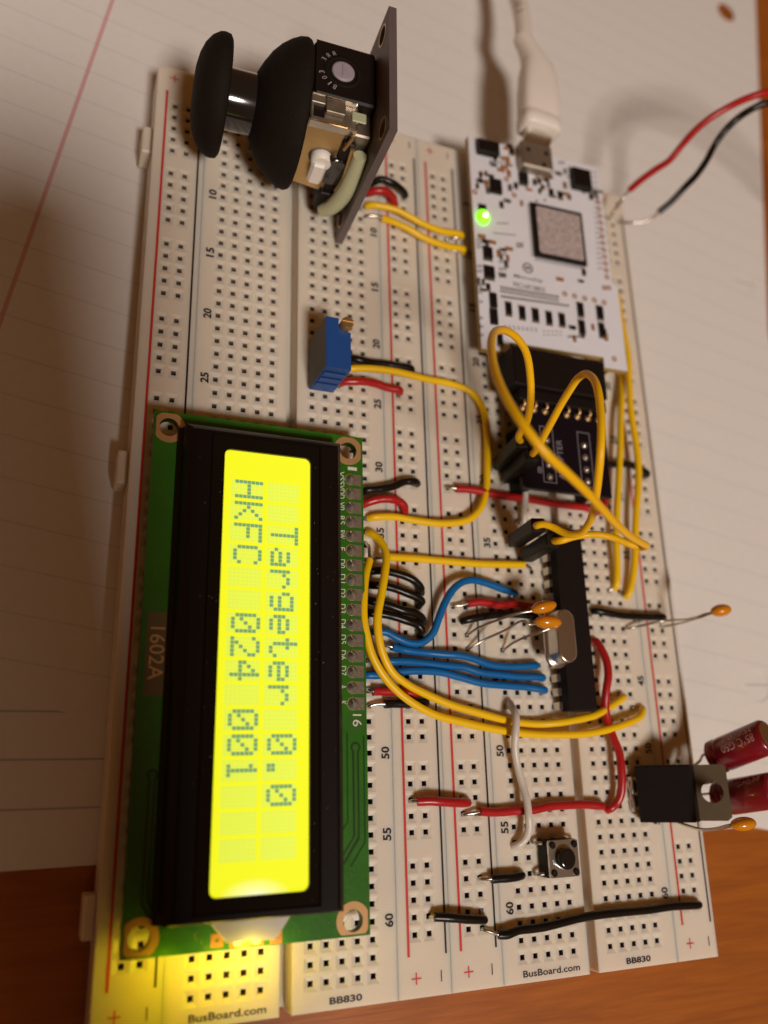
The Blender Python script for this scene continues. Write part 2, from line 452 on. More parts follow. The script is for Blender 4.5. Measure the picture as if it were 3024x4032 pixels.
sheet('lowest plain sheet with only a thin strip of edge showing', (128.5, -141.2), .5, 216, 275, paper_mat('ruled_paper_lowest', 400, 7.15), [], .11)

# ------------------------------------------------------------------ breadboards
def holes_strip(mb, x0, x1, y0, y1, cols, rows, z=HT, deep=3.2):
    """top face between x0..x1 (columns) and y0..y1 (rows) with sockets at cols x rows"""
    xb = [x0]; kinds = []
    for c in cols:
        if c - .5 > xb[-1] + 1e-6: kinds.append(None); xb.append(c - .5)
        kinds.append(c); xb.append(c + .5)
    if x1 > xb[-1] + 1e-6: kinds.append(None); xb.append(x1)
    yb = [y0]; yk = []
    for r in rows:
        if r - .5 > yb[-1] + 1e-6: yk.append(None); yb.append(r - .5)
        yk.append(r); yb.append(r + .5)
    if y1 > yb[-1] + 1e-6: yk.append(None); yb.append(y1)
    for i, c in enumerate(kinds):
        for j, r in enumerate(yk):
            X0, X1, Y0, Y1 = xb[i] * P, xb[i + 1] * P, -yb[j + 1] * P, -yb[j] * P
            if c is None or r is None:
                mb.quad((X0, Y0, z), (X1, Y0, z), (X1, Y1, z), (X0, Y1, z)); continue
            cx, cy = c * P, -r * P
            R = [[(X0, Y0, z), (X1, Y0, z), (X1, Y1, z), (X0, Y1, z)]]
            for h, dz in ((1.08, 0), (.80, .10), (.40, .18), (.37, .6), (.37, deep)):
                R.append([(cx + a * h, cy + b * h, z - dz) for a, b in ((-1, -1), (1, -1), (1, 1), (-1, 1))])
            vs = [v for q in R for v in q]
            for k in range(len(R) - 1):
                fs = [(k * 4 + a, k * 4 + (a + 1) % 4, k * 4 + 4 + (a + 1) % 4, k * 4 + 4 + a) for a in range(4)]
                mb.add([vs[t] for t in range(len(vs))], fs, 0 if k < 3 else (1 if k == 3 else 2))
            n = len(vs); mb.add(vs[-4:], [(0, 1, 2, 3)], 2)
def breadboard(off, label, skip_nums=()):
    """off: column of socket a"""
    t = thing('breadboard', label, 'breadboard', ((off + 5.5) * P, -32 * P, .4), 'white solderless breadboards clipped side by side')
    pm = [M['plastic'], M['holewall'], M['hole']]
    R0, R1 = -.42, 64.5
    def strip(name, x0, x1, cols, rows, zb=1.0):
        mb = MB(); g = .004
        holes_strip(mb, x0 + g, x1 - g, R0 + g, R1 - g, cols, rows)
        a, b, c, d = (x0 + g) * P, (x1 - g) * P, -(R1 - g) * P, -(R0 + g) * P
        k = .12
        for p, q in (((a, c), (b, c)), ((b, c), (b, d)), ((b, d), (a, d)), ((a, d), (a, c))):
            mb.quad((*p, zb), (*q, zb), (*q, HT), (*p, HT))
        return mb.build(name, pm, t)
    rr = [r for g in range(10) for r in range(3 + g * 6, 8 + g * 6)]
    for (x0, x1, c0, rx_, bx, seam) in ((-5.25, -1.5, -3.85, -4.5, -1.95, 0), (12.6, 16.25, 13.85, 13.35, 15.93, 0)):
        o = strip('power_rail', off + x0, off + x1, [off + c0, off + c0 + 1], rr)
        for nm, x, m in (('red_line', rx_, M['redink']), ('black_line', bx, M['blackink'])):
            mb = MB(); X = (off + x) * P; w = .21 if nm == 'red_line' else .17
            mb.box(X - w, X + w, -62.2 * P, -1.75 * P, HT + .004, HT + .012); mb.build(nm, m, o)
        for row in (.5, 63.42):
            X = (off + (rx_ + .48)) * P; Y = -row * P
            mb = MB(); mb.box(X - .85, X + .85, Y - .11, Y + .11, HT + .004, HT + .012); mb.box(X - .11, X + .11, Y + .11, Y + .85, HT + .004, HT + .012); mb.box(X - .11, X + .11, Y - .85, Y - .11, HT + .004, HT + .012)
            mb.build('plus_sign', M['redink'], o)
            X = (off + bx - .38) * P
            mb = MB(); mb.box(X - .09, X + .09, Y - .85, Y + .8, HT + .004, HT + .012); mb.build('minus_sign', M['blackink'], o)
    rows = list(range(1, 64))
    for side, (x0, x1, cs, nx) in enumerate(((-1.5, 5.12, range(0, 5), -1.05), (5.86, 12.6, range(7, 12), 11.8))):
        o = strip('terminal_block', off + x0, off + x1, [off + c for c in cs], rows)
        for n in range(5, 61, 5):
            s = str(n); L = (.37 if n < 10 else .78) * P
            text('row_number', s, ((off + nx + .58) * P, (-n * P - .3) - L / 2 + .3, HT + .01), (0, 1, 0), (-1, 0, 0), L, .58 * P, M['blackink'], o, .028)
        if side == 0: text('maker_name', 'BusBoard.com', ((off - .05) * P, -64.17 * P, HT + .01), (1, .0, 0), (0, 1, 0), 4.40 * P, .40 * P, M['blackink'], o, .016)
        else: text('model_name', 'BB830', ((off + 8.17) * P, -64.2 * P, HT + .01), (1, .0, 0), (0, 1, 0), 2.07 * P, .38 * P, M['blackink'], o, .03)
    mb = MB(); mb.box((off + 5.12) * P - .08, (off + 5.86) * P + .08, -64.35 * P, .27 * P, 1.0, 5.6)
    mb.build('centre_groove', M['plastic'], t)
    mb = MB(); mb.box((off - 5.2) * P, (off + 16.2) * P, -64.45 * P, .37 * P, .42, 1.4); mb.build('adhesive_backing', M['plastic'], t)
    return t
b1 = breadboard(0, 'left breadboard, carrying the lit display, joystick and blue trimmer')
b2 = breadboard(21.5, 'right breadboard, carrying the white circuit board and long black chip')
for y in (5.6, 31.7, 58.6):
    mb = MB(); mb.box(-5.95 * P, -5.25 * P - .03, -(y + 1.15) * P, -(y - 1.15) * P, 1.4, 6.6, bev=.25); mb.build('locating_tab', M['plastic'], b1)

# ------------------------------------------------------------------ display module
LX0, LX1, LY0, LY1, LZ = -10.55, 25.4, -153.2, -73.2, 14.8
lcd = thing('character_display', 'lit yellow green two-line character display on a green circuit board', 'display', (7, -113, 13.2))
RC = [(-8.15, -75.9), (22.7, -76.0), (-8.2, -150.7), (22.7, -151.05)]
pinY = [-81.35 - 2.54 * i for i in range(16)]
flat('circuit_board', [[(LX0, LY0), (LX1, LY0), (LX1, LY1), (LX0, LY1)]] + [circ(x, y, 1.55) for x, y in RC], 13.2, LZ, M['pcb'], lcd, mi_edge=M['pcbtrace'])
for x, y in RC:
    def clipped(r, n=40):
        o = []
        for i in range(n):
            a = 2 * math.pi * i / n; X, Y = x + r * math.cos(a), y + r * math.sin(a)
            o.append((min(max(X, LX0 + .35), LX1 - .35), min(max(Y, LY0 + .3), LY1 - .3)))
        return o
    flat('mounting_ring', [clipped(2.65), circ(x, y, 1.56, 40)], LZ + .004, LZ + .05, M['gold'], lcd)
# traces
def trace(pts, w, z1=LZ + .03, name='dark_trace', m='pcbtrace', dot=None):
    mb = MB(); L_ = []; R_ = []
    for i, q in enumerate(pts):
        q = Vector(q); n = Vector((0, 0))
        for a, b in ((i - 1, i), (i, i + 1)):
            if a >= 0 and b < len(pts):
                d = (Vector(pts[b]) - Vector(pts[a])).normalized(); n += Vector((-d.y, d.x))
        n = n.normalized() * w / 2; L_.append((q.x - n.x, q.y - n.y)); R_.append((q.x + n.x, q.y + n.y))
    for i in range(len(pts) - 1):
        mb.add([(*L_[i], z1), (*L_[i + 1], z1), (*R_[i + 1], z1), (*R_[i], z1)], [(0, 1, 2, 3)])
    if dot: mb.add([(pts[0][0] + dot * math.cos(a), pts[0][1] + dot * math.sin(a), z1 + .003) for a in np.linspace(0, 2 * math.pi, 20, endpoint=False)], [tuple(range(20))])
    mb.build(name, M[m], lcd)
trace([(22.0, -124.0), (22.0, -137.2), (20.8, -138.6)], .24)
trace([(23.4, -126.2), (23.4, -139.5), (20.9, -143.0)], 1.15, dot=.85)
trace([(24.8, -124.5), (24.8, -140.2), (22.4, -143.6)], .26)
trace([(-7.65, -129.6), (-7.75, -146.4), (-6.1, -149.1)], 1.15, dot=.85)
trace([(23.4, -126.2), (23.4, -139.3), (20.9, -142.9)], .45, LZ + .035, 'pale_trace', 'pcbpale', .5)
trace([(-7.65, -129.6), (-7.75, -146.2), (-6.1, -148.9)], .4, LZ + .035, 'pale_trace', 'pcbpale', .45)
mb = MB(); mb.box(22.2, 24.9, -123.9, -120.9 - .1, LZ + .003, LZ + .02); mb.build('ground_patch', M['pcbpale'], lcd)
# model number patch
mb = MB(); mb.box(-9.65, -6.4, -118.5, -106.1, LZ + .003, LZ + .02); mb.build('number_patch', M['patch'], lcd)
text('model_number', '1602A', (-9.15, -108.4, LZ + .035), (0, -1, 0), (1, 0, 0), 7.8, 2.2, M['gold'], lcd, .0)
# pads, joints, names
names = ['VSS', 'VDD', 'V0', 'RS', 'RW', 'E', 'D0', 'D1', 'D2', 'D3', 'D4', 'D5', 'D6', 'D7', 'A', 'K']
for i, y in enumerate(pinY):
    pts = [(25.0, y - 1.0), (25.0, y + 1.0)] + [(23.2 + 1.0 * math.cos(a), y + 1.0 * math.sin(a)) for a in np.linspace(math.pi / 2, math.pi * 1.5, 9)]
    o = flat('solder_pad', [pts], LZ + .004, LZ + .04, M['solder'], lcd)
    mb = MB(); k = .55 + .3 * random.random()
    mb.lathe([(0, .95), (.15, .86), (.45, .55), (.8, .34), (1.0, .12 + .1 * random.random())], (22.98 + .1 * random.random(), y - .05, LZ + .03), (random.uniform(-.15, .15), random.uniform(-.15, .15), 1), 14, mi=0)
    mb.box(22.7, 23.2, y - .25, y + .25, LZ + .3, LZ + .3 + 1.1 * k, bev=.06, mi=0); mb.build('solder_joint', M['solder'], o)
    mb = MB(); mb.lathe([(0, 1.05), (.012, 1.05)], (23.1, y, LZ + .003), (0, 0, 1), 20); mb.build('pad_ring', M['gold'], o)
    s = names[i]; w = {1: .6, 2: 1.5, 3: 2.45}[len(s)]
    text('pin_name', s, (20.95, y + w / 2 + .1, LZ + .02), (0, -1, 0), (1, 0, 0), w, 1.0, M['silk'], lcd, 0)
text('pin_number', '1', (22.6, -79.0, LZ + .03), (0, -1, 0), (1, 0, 0), .6, 1.7, M['silk'], lcd, 0)
text('pin_number', '16', (23.0, -121.1, LZ + .03), (0, -1, 0), (1, 0, 0), 1.9, 1.5, M['silk'], lcd, 0)
mb = MB(); mb.box(21.6, 24.1, -120.9, -79.9, HT + .02, HT + 2.5)
for y in pinY: mb.box(22.54, 23.18, y - .3, y + .3, HT - 2.5, LZ, mi=1)
mb.build('pin_header', [M['epoxy'], M['gold']], lcd)
# bezel : skirt + raised frame with an opening
def ring_profile(mb, prof):
    """prof = [(x0,x1,y0,y1,z)] successive rectangles joined by quads"""
    vs = []
    for x0, x1, y0, y1, z in prof: vs += [(x0, y0, z), (x1, y0, z), (x1, y1, z), (x0, y1, z)]
    fs = [(k * 4 + a, k * 4 + (a + 1) % 4, k * 4 + 4 + (a + 1) % 4, k * 4 + 4 + a) for k in range(len(prof) - 1) for a in range(4)]
    return mb.add(vs, fs)
mb = MB()
ring_profile(mb, [(-6.7, 20.7, -149.2, -76.1, LZ + .0), (-6.7, 20.7, -149.2, -76.1, 15.7), (-6.45, 20.5, -149.1, -76.2, 15.95), (-6.1, 20.1, -149.1, -76.2, 16.3), (-5.9, 20.0, -149.05, -76.3, 18.2),
                  (-5.35, 19.4, -148.95, -77.0, 19.3), (-4.95, 18.95, -148.7, -77.6, 19.95), (-4.4, 18.4, -148.4, -78.0, 20.1), (-2.2, 16.0, -147.9, -78.0, 20.1), (-2.0, 15.8, -147.75, -78.1, 19.9), (-1.9, 15.7, -147.7, -78.2, 19.6)])
mb.build('bezel', M['bezel'], lcd)
WX0, WX1, WY0, WY1 = .05, 14.25, -145.8, -80.4
flat('window_border', [[(-1.9, -147.7), (15.7, -147.7), (15.7, -78.2), (-1.9, -78.2)], rrect(WX0, WX1, WY0, WY1, 1.0)], 19.4, 19.9, M['glassframe'], lcd)
# lit panel
pm = bpy.data.materials.new('lit_panel'); pm.use_nodes = True
nt = pm.node_tree; b = nt.nodes['Principled BSDF']; b.inputs['Base Color'].default_value = (.08, .08, .01, 1); b.inputs['Roughness'].default_value = .3
tc = nt.nodes.new('ShaderNodeTexCoord'); mp = nt.nodes.new('ShaderNodeMapping'); nt.links.new(tc.outputs['Object'], mp.inputs['Vector'])
mp.vector_type = 'POINT'; mp.inputs['Location'].default_value = (-6.6e-3 / .0052, 146.2e-3 / .0026, 0); mp.inputs['Scale'].default_value = (1 / .0052, 1 / .0026, 0)
gl = nt.nodes.new('ShaderNodeVectorMath'); gl.operation = 'LENGTH'; nt.links.new(mp.outputs['Vector'], gl.inputs[0])
cr = nt.nodes.new('ShaderNodeValToRGB'); nt.links.new(gl.outputs['Value'], cr.inputs['Fac'])
cr.color_ramp.elements[0].position = 0; cr.color_ramp.elements[0].color = (1, 1, .75, 1)
cr.color_ramp.elements[1].position = 1; cr.color_ramp.elements[1].color = (.92, .92, .016, 1)
e = cr.color_ramp.elements.new(.45); e.color = (1, .99, .32, 1)
nt.links.new(cr.outputs['Color'], b.inputs['Emission Color']); b.inputs['Emission Strength'].default_value = 1.0
mb = MB(); mb.box(-.6, 14.9, -146.5, -79.7, 18.9, 19.3); mb.build('lit_panel', pm, lcd)
# characters
FONT = {'H': ['10001', '10001', '10001', '11111', '10001', '10001', '10001'], 'K': ['10001', '10010', '10100', '11000', '10100', '10010', '10001'],
 'F': ['11111', '10000', '10000', '11110', '10000', '10000', '10000'], 'C': ['01110', '10001', '10000', '10000', '10000', '10001', '01110'],
 '0': ['01110', '10001', '10011', '10101', '11001', '10001', '01110'], '1': ['00100', '01100', '00100', '00100', '00100', '00100', '01110'],
 '2': ['01110', '10001', '00001', '00010', '00100', '01000', '11111'], '4': ['00010', '00110', '01010', '10010', '11111', '00010', '00010'],
 'T': ['11111', '00100', '00100', '00100', '00100', '00100', '00100'], 'a': ['00000', '00000', '01110', '00001', '01111', '10001', '01111'],
 'r': ['00000', '00000', '10110', '11001', '10000', '10000', '10000'], 'g': ['00000', '01111', '10001', '10001', '01111', '00001', '01110'],
 'e': ['00000', '00000', '01110', '10001', '11111', '10000', '01110'], 't': ['01000', '01000', '11100', '01000', '01000', '01001', '00110'],
 '.': ['00000', '00000', '00000', '00000', '00000', '01100', '01100'], ' ': ['00000'] * 7}
inkm = mat('dark_pixel', (.08, .14, .10), .4, var=.05, emis=(.135, .31, .13), estr=1)
offm = mat('unlit_pixel', (.2, .22, .05), .4, var=.05, emis=(.70, .82, .075), estr=1)
for line, (xt, s) in enumerate(((12.35, '  Targeter 0.0  '), (6.45, 'HKFC  024 001   '))):
    for c, ch in enumerate(s):
        y0 = -85.2 - 3.55 * c; dk = MB(); lt = MB()
        for r in range(8):
            for k in range(5):
                on = r < 7 and FONT[ch][r][k] == '1'
                X = xt - .65 * r; Y = y0 - .605 * k
                (dk if on else lt).box(X - .59, X - .005, Y - .545, Y - .01, 19.31, 19.34 if on else 19.33)
        o = lt.build('character_cell', offm, lcd)
        if dk.v: dk.build('lit_character', inkm, lcd)
# backlight end and its two lamps
mb = MB()
vs = [(1.0, -149.3), (3.4, -152.0), (10.4, -152.2), (12.6, -149.3)]
for zz in (15.2, 16.4): mb.add([(x, y, zz) for x, y in vs], [(0, 1, 2, 3)])
for a, c in zip(vs, vs[1:] + vs[:1]): mb.quad((*a, 15.2), (*c, 15.2), (*c, 16.4), (*a, 16.4))
mb.build('backlight_diffuser', M['diffuser'], lcd)
ledm = mat('led_glow', (.9, .6, .2), .4, emis=(1, .70, .10), estr=2.2)
for x in (5.3, 7.9):
    mb = MB(); mb.box(x - 1.15, x + 1.15, -153.05, -151.5, LZ + .003, LZ + .04); pd = mb.build('backlight_pad', M['copperpad'], lcd)
    mb = MB(); mb.ellipsoid((x, -152.45, LZ + .25), (1, 0, 0), .62, .35); mb.build('backlight_lamp', ledm, pd)
for x, y in ((2.4, -151.9), (10.9, -152.2)):
    flat('backlight_pad', [[(x - .9, y - .85), (x + .9, y - .85), (x + .9, y + .85), (x - .9, y + .85)], circ(x, y, .28, 12)], LZ + .003, LZ + .04, M['copperpad'], lcd)
for x_, e_ in ((-4.5, .0015), (2.5, .0023), (9.5, .0024)):
    ld = bpy.data.lights.new('backlight_spill', 'POINT'); ld.energy = e_; ld.color = (1, .74, .012); ld.shadow_soft_size = .002
    lo = bpy.data.objects.new('backlight_spill', ld); COL.objects.link(lo); lo.location = (x_ * S, -155.2 * S, 16.2 * S)
ld = bpy.data.lights.new('backlight_spill', 'POINT'); ld.energy = .0005; ld.color = (1, .80, .05); ld.shadow_soft_size = .0008
lo = bpy.data.objects.new('backlight_spill', ld); COL.objects.link(lo); lo.location = (6.8 * S, -153.3 * S, 17.2 * S)

# dust and crumbs of flux, too small to pick apart
def specks(name, m, parent, n, gen, r0=.04, r1=.12, seed=5):
    rg_ = random.Random(seed); mb = MB()
    for _ in range(n):
        x, y, z = gen(rg_); q = rg_.uniform(r0, r1); a = rg_.uniform(0, 3.1)
        mb.add([(x + q * math.cos(a + k * 1.57) * (1 if k % 2 else .6), y + q * math.sin(a + k * 1.57) * (1 if k % 2 else .6), z) for k in range(4)] + [(x, y, z + q * .5)], [(0, 1, 4), (1, 2, 4), (2, 3, 4), (3, 0, 4)])
    return mb.build(name, m, parent, kind='stuff')
M['dust'] = mat('dust', (.55, .50, .44), .8)
specks('dust_specks', M['dust'], lcd, 46, lambda g_: (g_.choice((g_.uniform(-4.3, -2.3), g_.uniform(-1.8, -.1), g_.uniform(14.4, 15.6), g_.uniform(16.1, 18.3))), g_.uniform(-147, -79), 20.11) if g_.random() < .99 else (0, 0, 0), .03, .085)
specks('flux_specks', M['brass'], lcd, 60, lambda g_: (g_.uniform(-5, 20), g_.uniform(-153, -149.6), LZ + .005) if g_.random() < .6 else (g_.uniform(-10, 24), g_.uniform(-152, -74), LZ + .005), .04, .12, 9)

# ------------------------------------------------------------------ joystick module
jf = Frame((21.7, -17.3, 25.8), (.023, 1, 0), (-.059, .001, .998), (-.998, .023, -.059))   # x along the row, y up, z towards the stick
joy = thing('joystick_module', 'thumb joystick with two black mushroom caps on an upright grey board', 'joystick', (21.7, -17.3, 10))
flat('circuit_board', [[(-13, -16), (13, -16), (13, 16), (-13, 16)]] + [circ(x, y, 1.6, 20) for x, y in ((-9.9, -12.2), (9.9, -12.2), (-9.9, 12.6), (9.9, 12.6))], -1.4, 0, M['greypcb'], joy, fr=jf)
for x, y in ((-9.9, 12.6), (9.9, 12.6), (-9.9, -12.2), (9.9, -12.2)):
    flat('mounting_ring', [circ(x, y, 1.95, 20), circ(x, y, 1.61, 20)], .004, .05, M['brass'], joy, fr=jf)
mb = MB(); mb.box(-6.3, 6.3, -15.9, -13.4, .02, 2.4, jf)
for i in range(5): mb.box(-5.4 + 2.54 * i, -4.76 + 2.54 * i, -20, -15.9, .9, 1.5, jf, mi=1)
mb.build('pin_header', [M['epoxy'], M['gold']], joy)
J = jf.p
mb = MB(); mb.box(-7.4, 8.0, -7.0, 7.0, .02, 9.6, jf, bev=.4); mb.build('stick_housing', M['dullsteel'], joy)
mb = MB(); mb.box(-3.0, 8.6, 7.02, 9.6, .02, 11.2, jf, bev=.5); mb.box(-2.6, 8.2, 9.6, 9.75, .6, 11, jf)
pot = mb.build('top_potentiometer', M['chip'], joy)
mb = MB(); mb.lathe([(0, 3.4), (.16, 3.4), (.16, 2.5), (.05, 2.5)], J(2.6, 9.75, 6.2), jf.y, 28, cap=False); mb.build('wheel_rim', M['rubber'], pot)
mb = MB(); mb.lathe([(0, 2.05), (.35, 2.0), (.4, 1.7)], J(2.6, 9.7, 6.2), jf.y, 28); mb.box(1.3, 3.9, 10.1, 10.25, 6.0, 6.4, jf); mb.build('wheel', M['palegrey'], pot)
def arc(cx, cz, r, a0, a1, s, h):
    n = len(s)
    m = MB()
    for i, ch in enumerate(s):
        a = math.radians(a0 + (a1 - a0) * i / max(1, n - 1))
        c = J(cx + r * math.cos(a), 9.8, cz + r * math.sin(a))
        up = jf.x * math.cos(a) + jf.z * math.sin(a); rt = jf.x * math.sin(a) * 1 - jf.z * math.cos(a)
        text('x', ch, c - rt * .28 - up * h / 2, rt, up, .22 if ch == '1' else .56, h, None, None, mb=m)
    return m
arc(2.6, 6.2, 3.8, 64, 26, '388', 1.0).build('pot_marking', M['palegrey'], pot)
arc(2.6, 6.2, 4.0, 158, 108, 'B103', 1.0).build('pot_marking', M['palegrey'], pot)
mb = MB()
mb.box(-7.8, -3.1, 7.02, 8.4, 3.2, 11.4, jf, bev=.2); mb.box(-6.0, -3.2, 8.4, 9.3, 5.5, 8.9, jf, bev=.15); mb.box(-4.8, -3.05, 8.4, 9.35, 9.0, 11.5, jf, bev=.15)
mb.build('metal_bracket', M['bracket'], joy)
mb = MB(); mb.box(-8.0, -7.78, 7.0, 8.5, 3.2, 11.4, jf); mb.box(-7.8, -3.1, 8.4, 8.5, 3.1, 3.35, jf); mb.box(-3.12, -2.95, 7.1, 9.5, 3.4, 11.3, jf); mb.build('bracket_highlight', M['steel'], joy)  # thin brighter strips that paint a highlight along the bracket's edges
mb = MB(); mb.box(-6.9, -4.2, 8.41, 8.5, 9.0, 10.9, jf); mb.build('bracket_slot', M['chip'], joy)
mb = MB(); mb.box(-6.2, -4.2, 8.42, 8.8, 1.6, 4.2, jf, bev=.15); mb.build('pivot_end', M['cream'], joy)
# near face: brass plate with shaft, black disc, cream lever
flat('side_plate', [[(4.9, -8.2), (11.6, -7.2), (11.6, 8.3), (4.9, 8.7)], circ(7.6, .6, 2.2, 24)], 7.42, 7.9, M['brass'], joy, fr=Frame(jf.o, jf.z, jf.y, -jf.x))
nf = -jf.x
mb = MB(); mb.box(-8.7, -7.42, -8.0, 5.8, 2.5, 4.85, jf, bev=.3); mb.build('switch_frame', M['chip'], joy)
mb = MB(); mb.lathe([(0, 1.9), (1.5, 1.9), (1.7, 1.6)], J(-7.5, .0, 7.3), nf, 24); mb.box(-10.0, -7.9, -4.6, .4, 6.2, 9.0, jf, bev=.5); mb.build('pivot_shaft', M['usb'], joy)
mb = MB(); mb.lathe([(0, 3.4), (.9, 3.4), (1.1, 3.1)], J(-8.0, -1.6, 4.6), nf, 28); mb.build('spring_disc', M['gloss'], joy)
mb = MB(); mb.tube([J(-9.0, 5.2, 3.0), J(-9.3, 2.0, 2.8), J(-9.6, -2.2, 2.6), J(-9.2, -5.8, 2.9)], .4, 8); mb.tube([J(-8.6, 7.5, 3.6), J(-8.9, 4.5, 4.4)], .35, 8); mb.build('spring_clip', M['brass'], joy)
mb = MB()
path = catmull([J(-9.4, 4.6, 1.4), J(-9.8, .6, 1.3), J(-10.3, -4.0, 1.5), J(-10.2, -9.0, 2.6), J(-9.6, -11.6, 3.9)], 6)
mb.tube(path, lambda t: 1.25 + .35 * math.sin(math.pi * t), 14, smooth_path=False); mb.build('cream_lever', M['cream'], joy)
mb = MB(); mb.box(-9.2, -1.5, -12.6, -7.2, .02, 5.6, jf, bev=.3); mb.build('push_switch', M['chip'], joy)
mb = MB(); mb.lathe([(11.8, 11.2), (11.9, 12.5), (12.5, 12.75), (13.6, 12.55), (15, 11.85), (16.4, 10.8), (17.8, 9.3), (19.0, 7.4), (19.9, 5.6), (20.1, 4.9)], jf.o, jf.z, 56, cap=False)
mb.lathe([(11.8, 11.2), (13.2, 4), (14, 1)], jf.o, jf.z, 40, cap=True); mb.build('skirt_dome', M['rubber'], joy)
mb = MB(); mb.lathe([(9, 3), (12, 3.2), (16, 5.2), (24.9, 5.1)], jf.o, jf.z, 40); mb.build('stick_shaft', M['gloss'], joy)
mb = MB(); mb.lathe([(24.8, 4.9), (24.9, 9.4), (25.3, 10.0), (26.2, 10.15), (27.0, 10.0), (28.2, 9.2), (29.2, 7.9), (29.9, 6.2), (30.3, 4.2), (30.2, 2), (30.1, .5)], jf.o, jf.z, 56); mb.build('thumb_cap', M['rubber'], joy)

# ------------------------------------------------------------------ trimmer
tr = thing('trimmer_potentiometer', 'blue box trimmer with a slotted brass screw near its top corner', 'trimmer', (19.2, -58.2, HT))
X0, X1, Y0, Y1 = 6.66 * P, 8.47 * P, -24.82 * P, -20.98 * P
sx, sy = X1 - .95, Y1 - 1.15
out = [(X0, Y0), (X1, Y0), (X1, sy - 1.3)] + [(sx + 1.35 * math.cos(a), sy + 1.35 * math.sin(a)) for a in np.linspace(math.radians(-75), math.radians(-200), 8)] + [(sx - 1.25, Y1), (X0, Y1)]
flat('trimmer_body', [out], HT + .8, 20, M['blueplastic'], tr)
mb = MB(); mb.box(X0 - .04, X0 - .005, Y0 + .1, Y1 - .1, HT + 1.0, 19.8); mb.build('painted_side_shade', M['blueshade'], tr)  # thin grey plate: shade on the left face, put into the colour
for k, z in enumerate((12.4, 14.6, 16.8)):
    mb = MB(); mb.box(X0 + .25, X1 - .2, Y0 - .35, Y0 - .005, z, z + 1.3, bev=.12); mb.build('rib', M['blueplastic'], tr)
mb = MB(); mb.lathe([(-9, 1.1), (1.0, 1.1), (1.15, .98)], (sx, sy, 20), (0, 0, 1), 24)
for s_ in (-1, 1): 
    mb.add([(sx + 1.0 * math.cos(a), sy + s_ * .16 + s_ * .85 * math.sin(a), 21.32) for a in np.linspace(0, math.pi, 9)], [tuple(range(9)) if s_ > 0 else tuple(range(8, -1, -1))])
    mb.box(sx - .98, sx + .98, sy + (.16 if s_ > 0 else -.55), sy + (.55 if s_ > 0 else -.16), 21.1, 21.31)
mb.build('brass_screw', M['brass'], tr)
mb = MB()
for r in (22, 23, 24): mb.tube([H(7.5, r, HT + 1.2), H(7.0, r, HT + .3), H(7.0, r, HT - 2)], .25, 8, smooth_path=False)
mb.build('pin', M['lead'], tr)

# ------------------------------------------------------------------ white controller board
tau = 1.8 / 32.8
mf = Frame((20.15 * P, .28 * P, 14.6), (1, 0, tau), (0, 1, 0), (-tau, 0, 1))
mcu = thing('controller_board', 'white microcontroller board with a glowing green light and a large square chip', 'circuit board', (67, -25, 12))
W = 32.85; W2 = 34.1; Ln = 51.3
def mp_(x, y, h=0): q = mf.px(1780 + x * .4746, 450 + y * .4746, h); return q[0], q[1]
notch = [mp_(480, 1965), mp_(470, 1880), mp_(1240, 1985), mp_(1265, 2100)]
cut = 31.0
poly = [(0, -Ln), (notch[0][0], -Ln), (notch[0][0], -Ln + 2.4), (notch[3][0], -Ln + 2.4), (notch[3][0], -Ln), (W2, -Ln), (W2, -cut), (W, -cut + .9), (W, 0), (0, 0)]
flat('circuit_board', [poly], -1.5, 0, M['mcu'], mcu, fr=mf, mi_edge=M['mcuedge'])
for (x, y, w, h, t) in ((300, 280, 5.0, 3.2, 1.6), (365, 597, 2.7, 3.6, .8), (595, 530, 2.0, 2.7, .9), (1072, 540, 4.6, 5.0, 1.7), (300, 1150, 1.9, 2.6, .8), (312, 1310, 2.2, 2.7, .8),
                        (345, 1545, 1.5, 3.2, .7), (350, 1680, 1.6, 3.4, .7), (472, 1612, 1.3, 2.6, .6), (585, 1645, 1.3, 2.6, .6), (695, 1665, 1.4, 2.6, .6), (808, 1690, 1.3, 2.6, .6), (915, 1705, 1.3, 2.6, .6),
                        (1068, 1620, 1.4, 2.9, .6), (1080, 1765, 1.4, 2.9, .6), (1230, 1645, 1.5, 2.8, .6), (1245, 1790, 1.3, 3.0, .6), (495, 300, 1.1, 1.7, .5), (825, 650, 1.1, 1.5, .5), (900, 672, 1.1, 1.5, .5), (400, 1870, 1.2, 2.2, .5)):
    cx, cy = mp_(x, y, t * .6)
    mb = MB(); mb.box(cx - w / 2, cx + w / 2, cy - h / 2, cy + h / 2, .02, t, mf, bev=.12); o = mb.build('small_chip', M['chip'], mcu)
    if h < 3.3 and w < 2.3:
        mb = MB(); mb.box(cx - w / 2 - .1, cx + w / 2 + .1, cy + h / 2, cy + h / 2 + .45, .004, .25, mf); mb.box(cx - w / 2 - .1, cx + w / 2 + .1, cy - h / 2 - .45, cy - h / 2, .004, .25, mf); mb.build('chip_leads', M['solder'], o)
q = [mp_(*k, 1.1) for k in ((662, 735), (1078, 805), (1122, 1248), (702, 1168))]
mb = MB(); x0 = (q[0][0] + q[3][0]) / 2; x1 = (q[1][0] + q[2][0]) / 2; y1 = (q[0][1] + q[1][1]) / 2; y0 = (q[2][1] + q[3][1]) / 2
mb.box(x0, x1, y0, y1, .15, 1.1, mf, bev=.15); ch = mb.build('large_chip', M['chip'], mcu)
mb = MB()
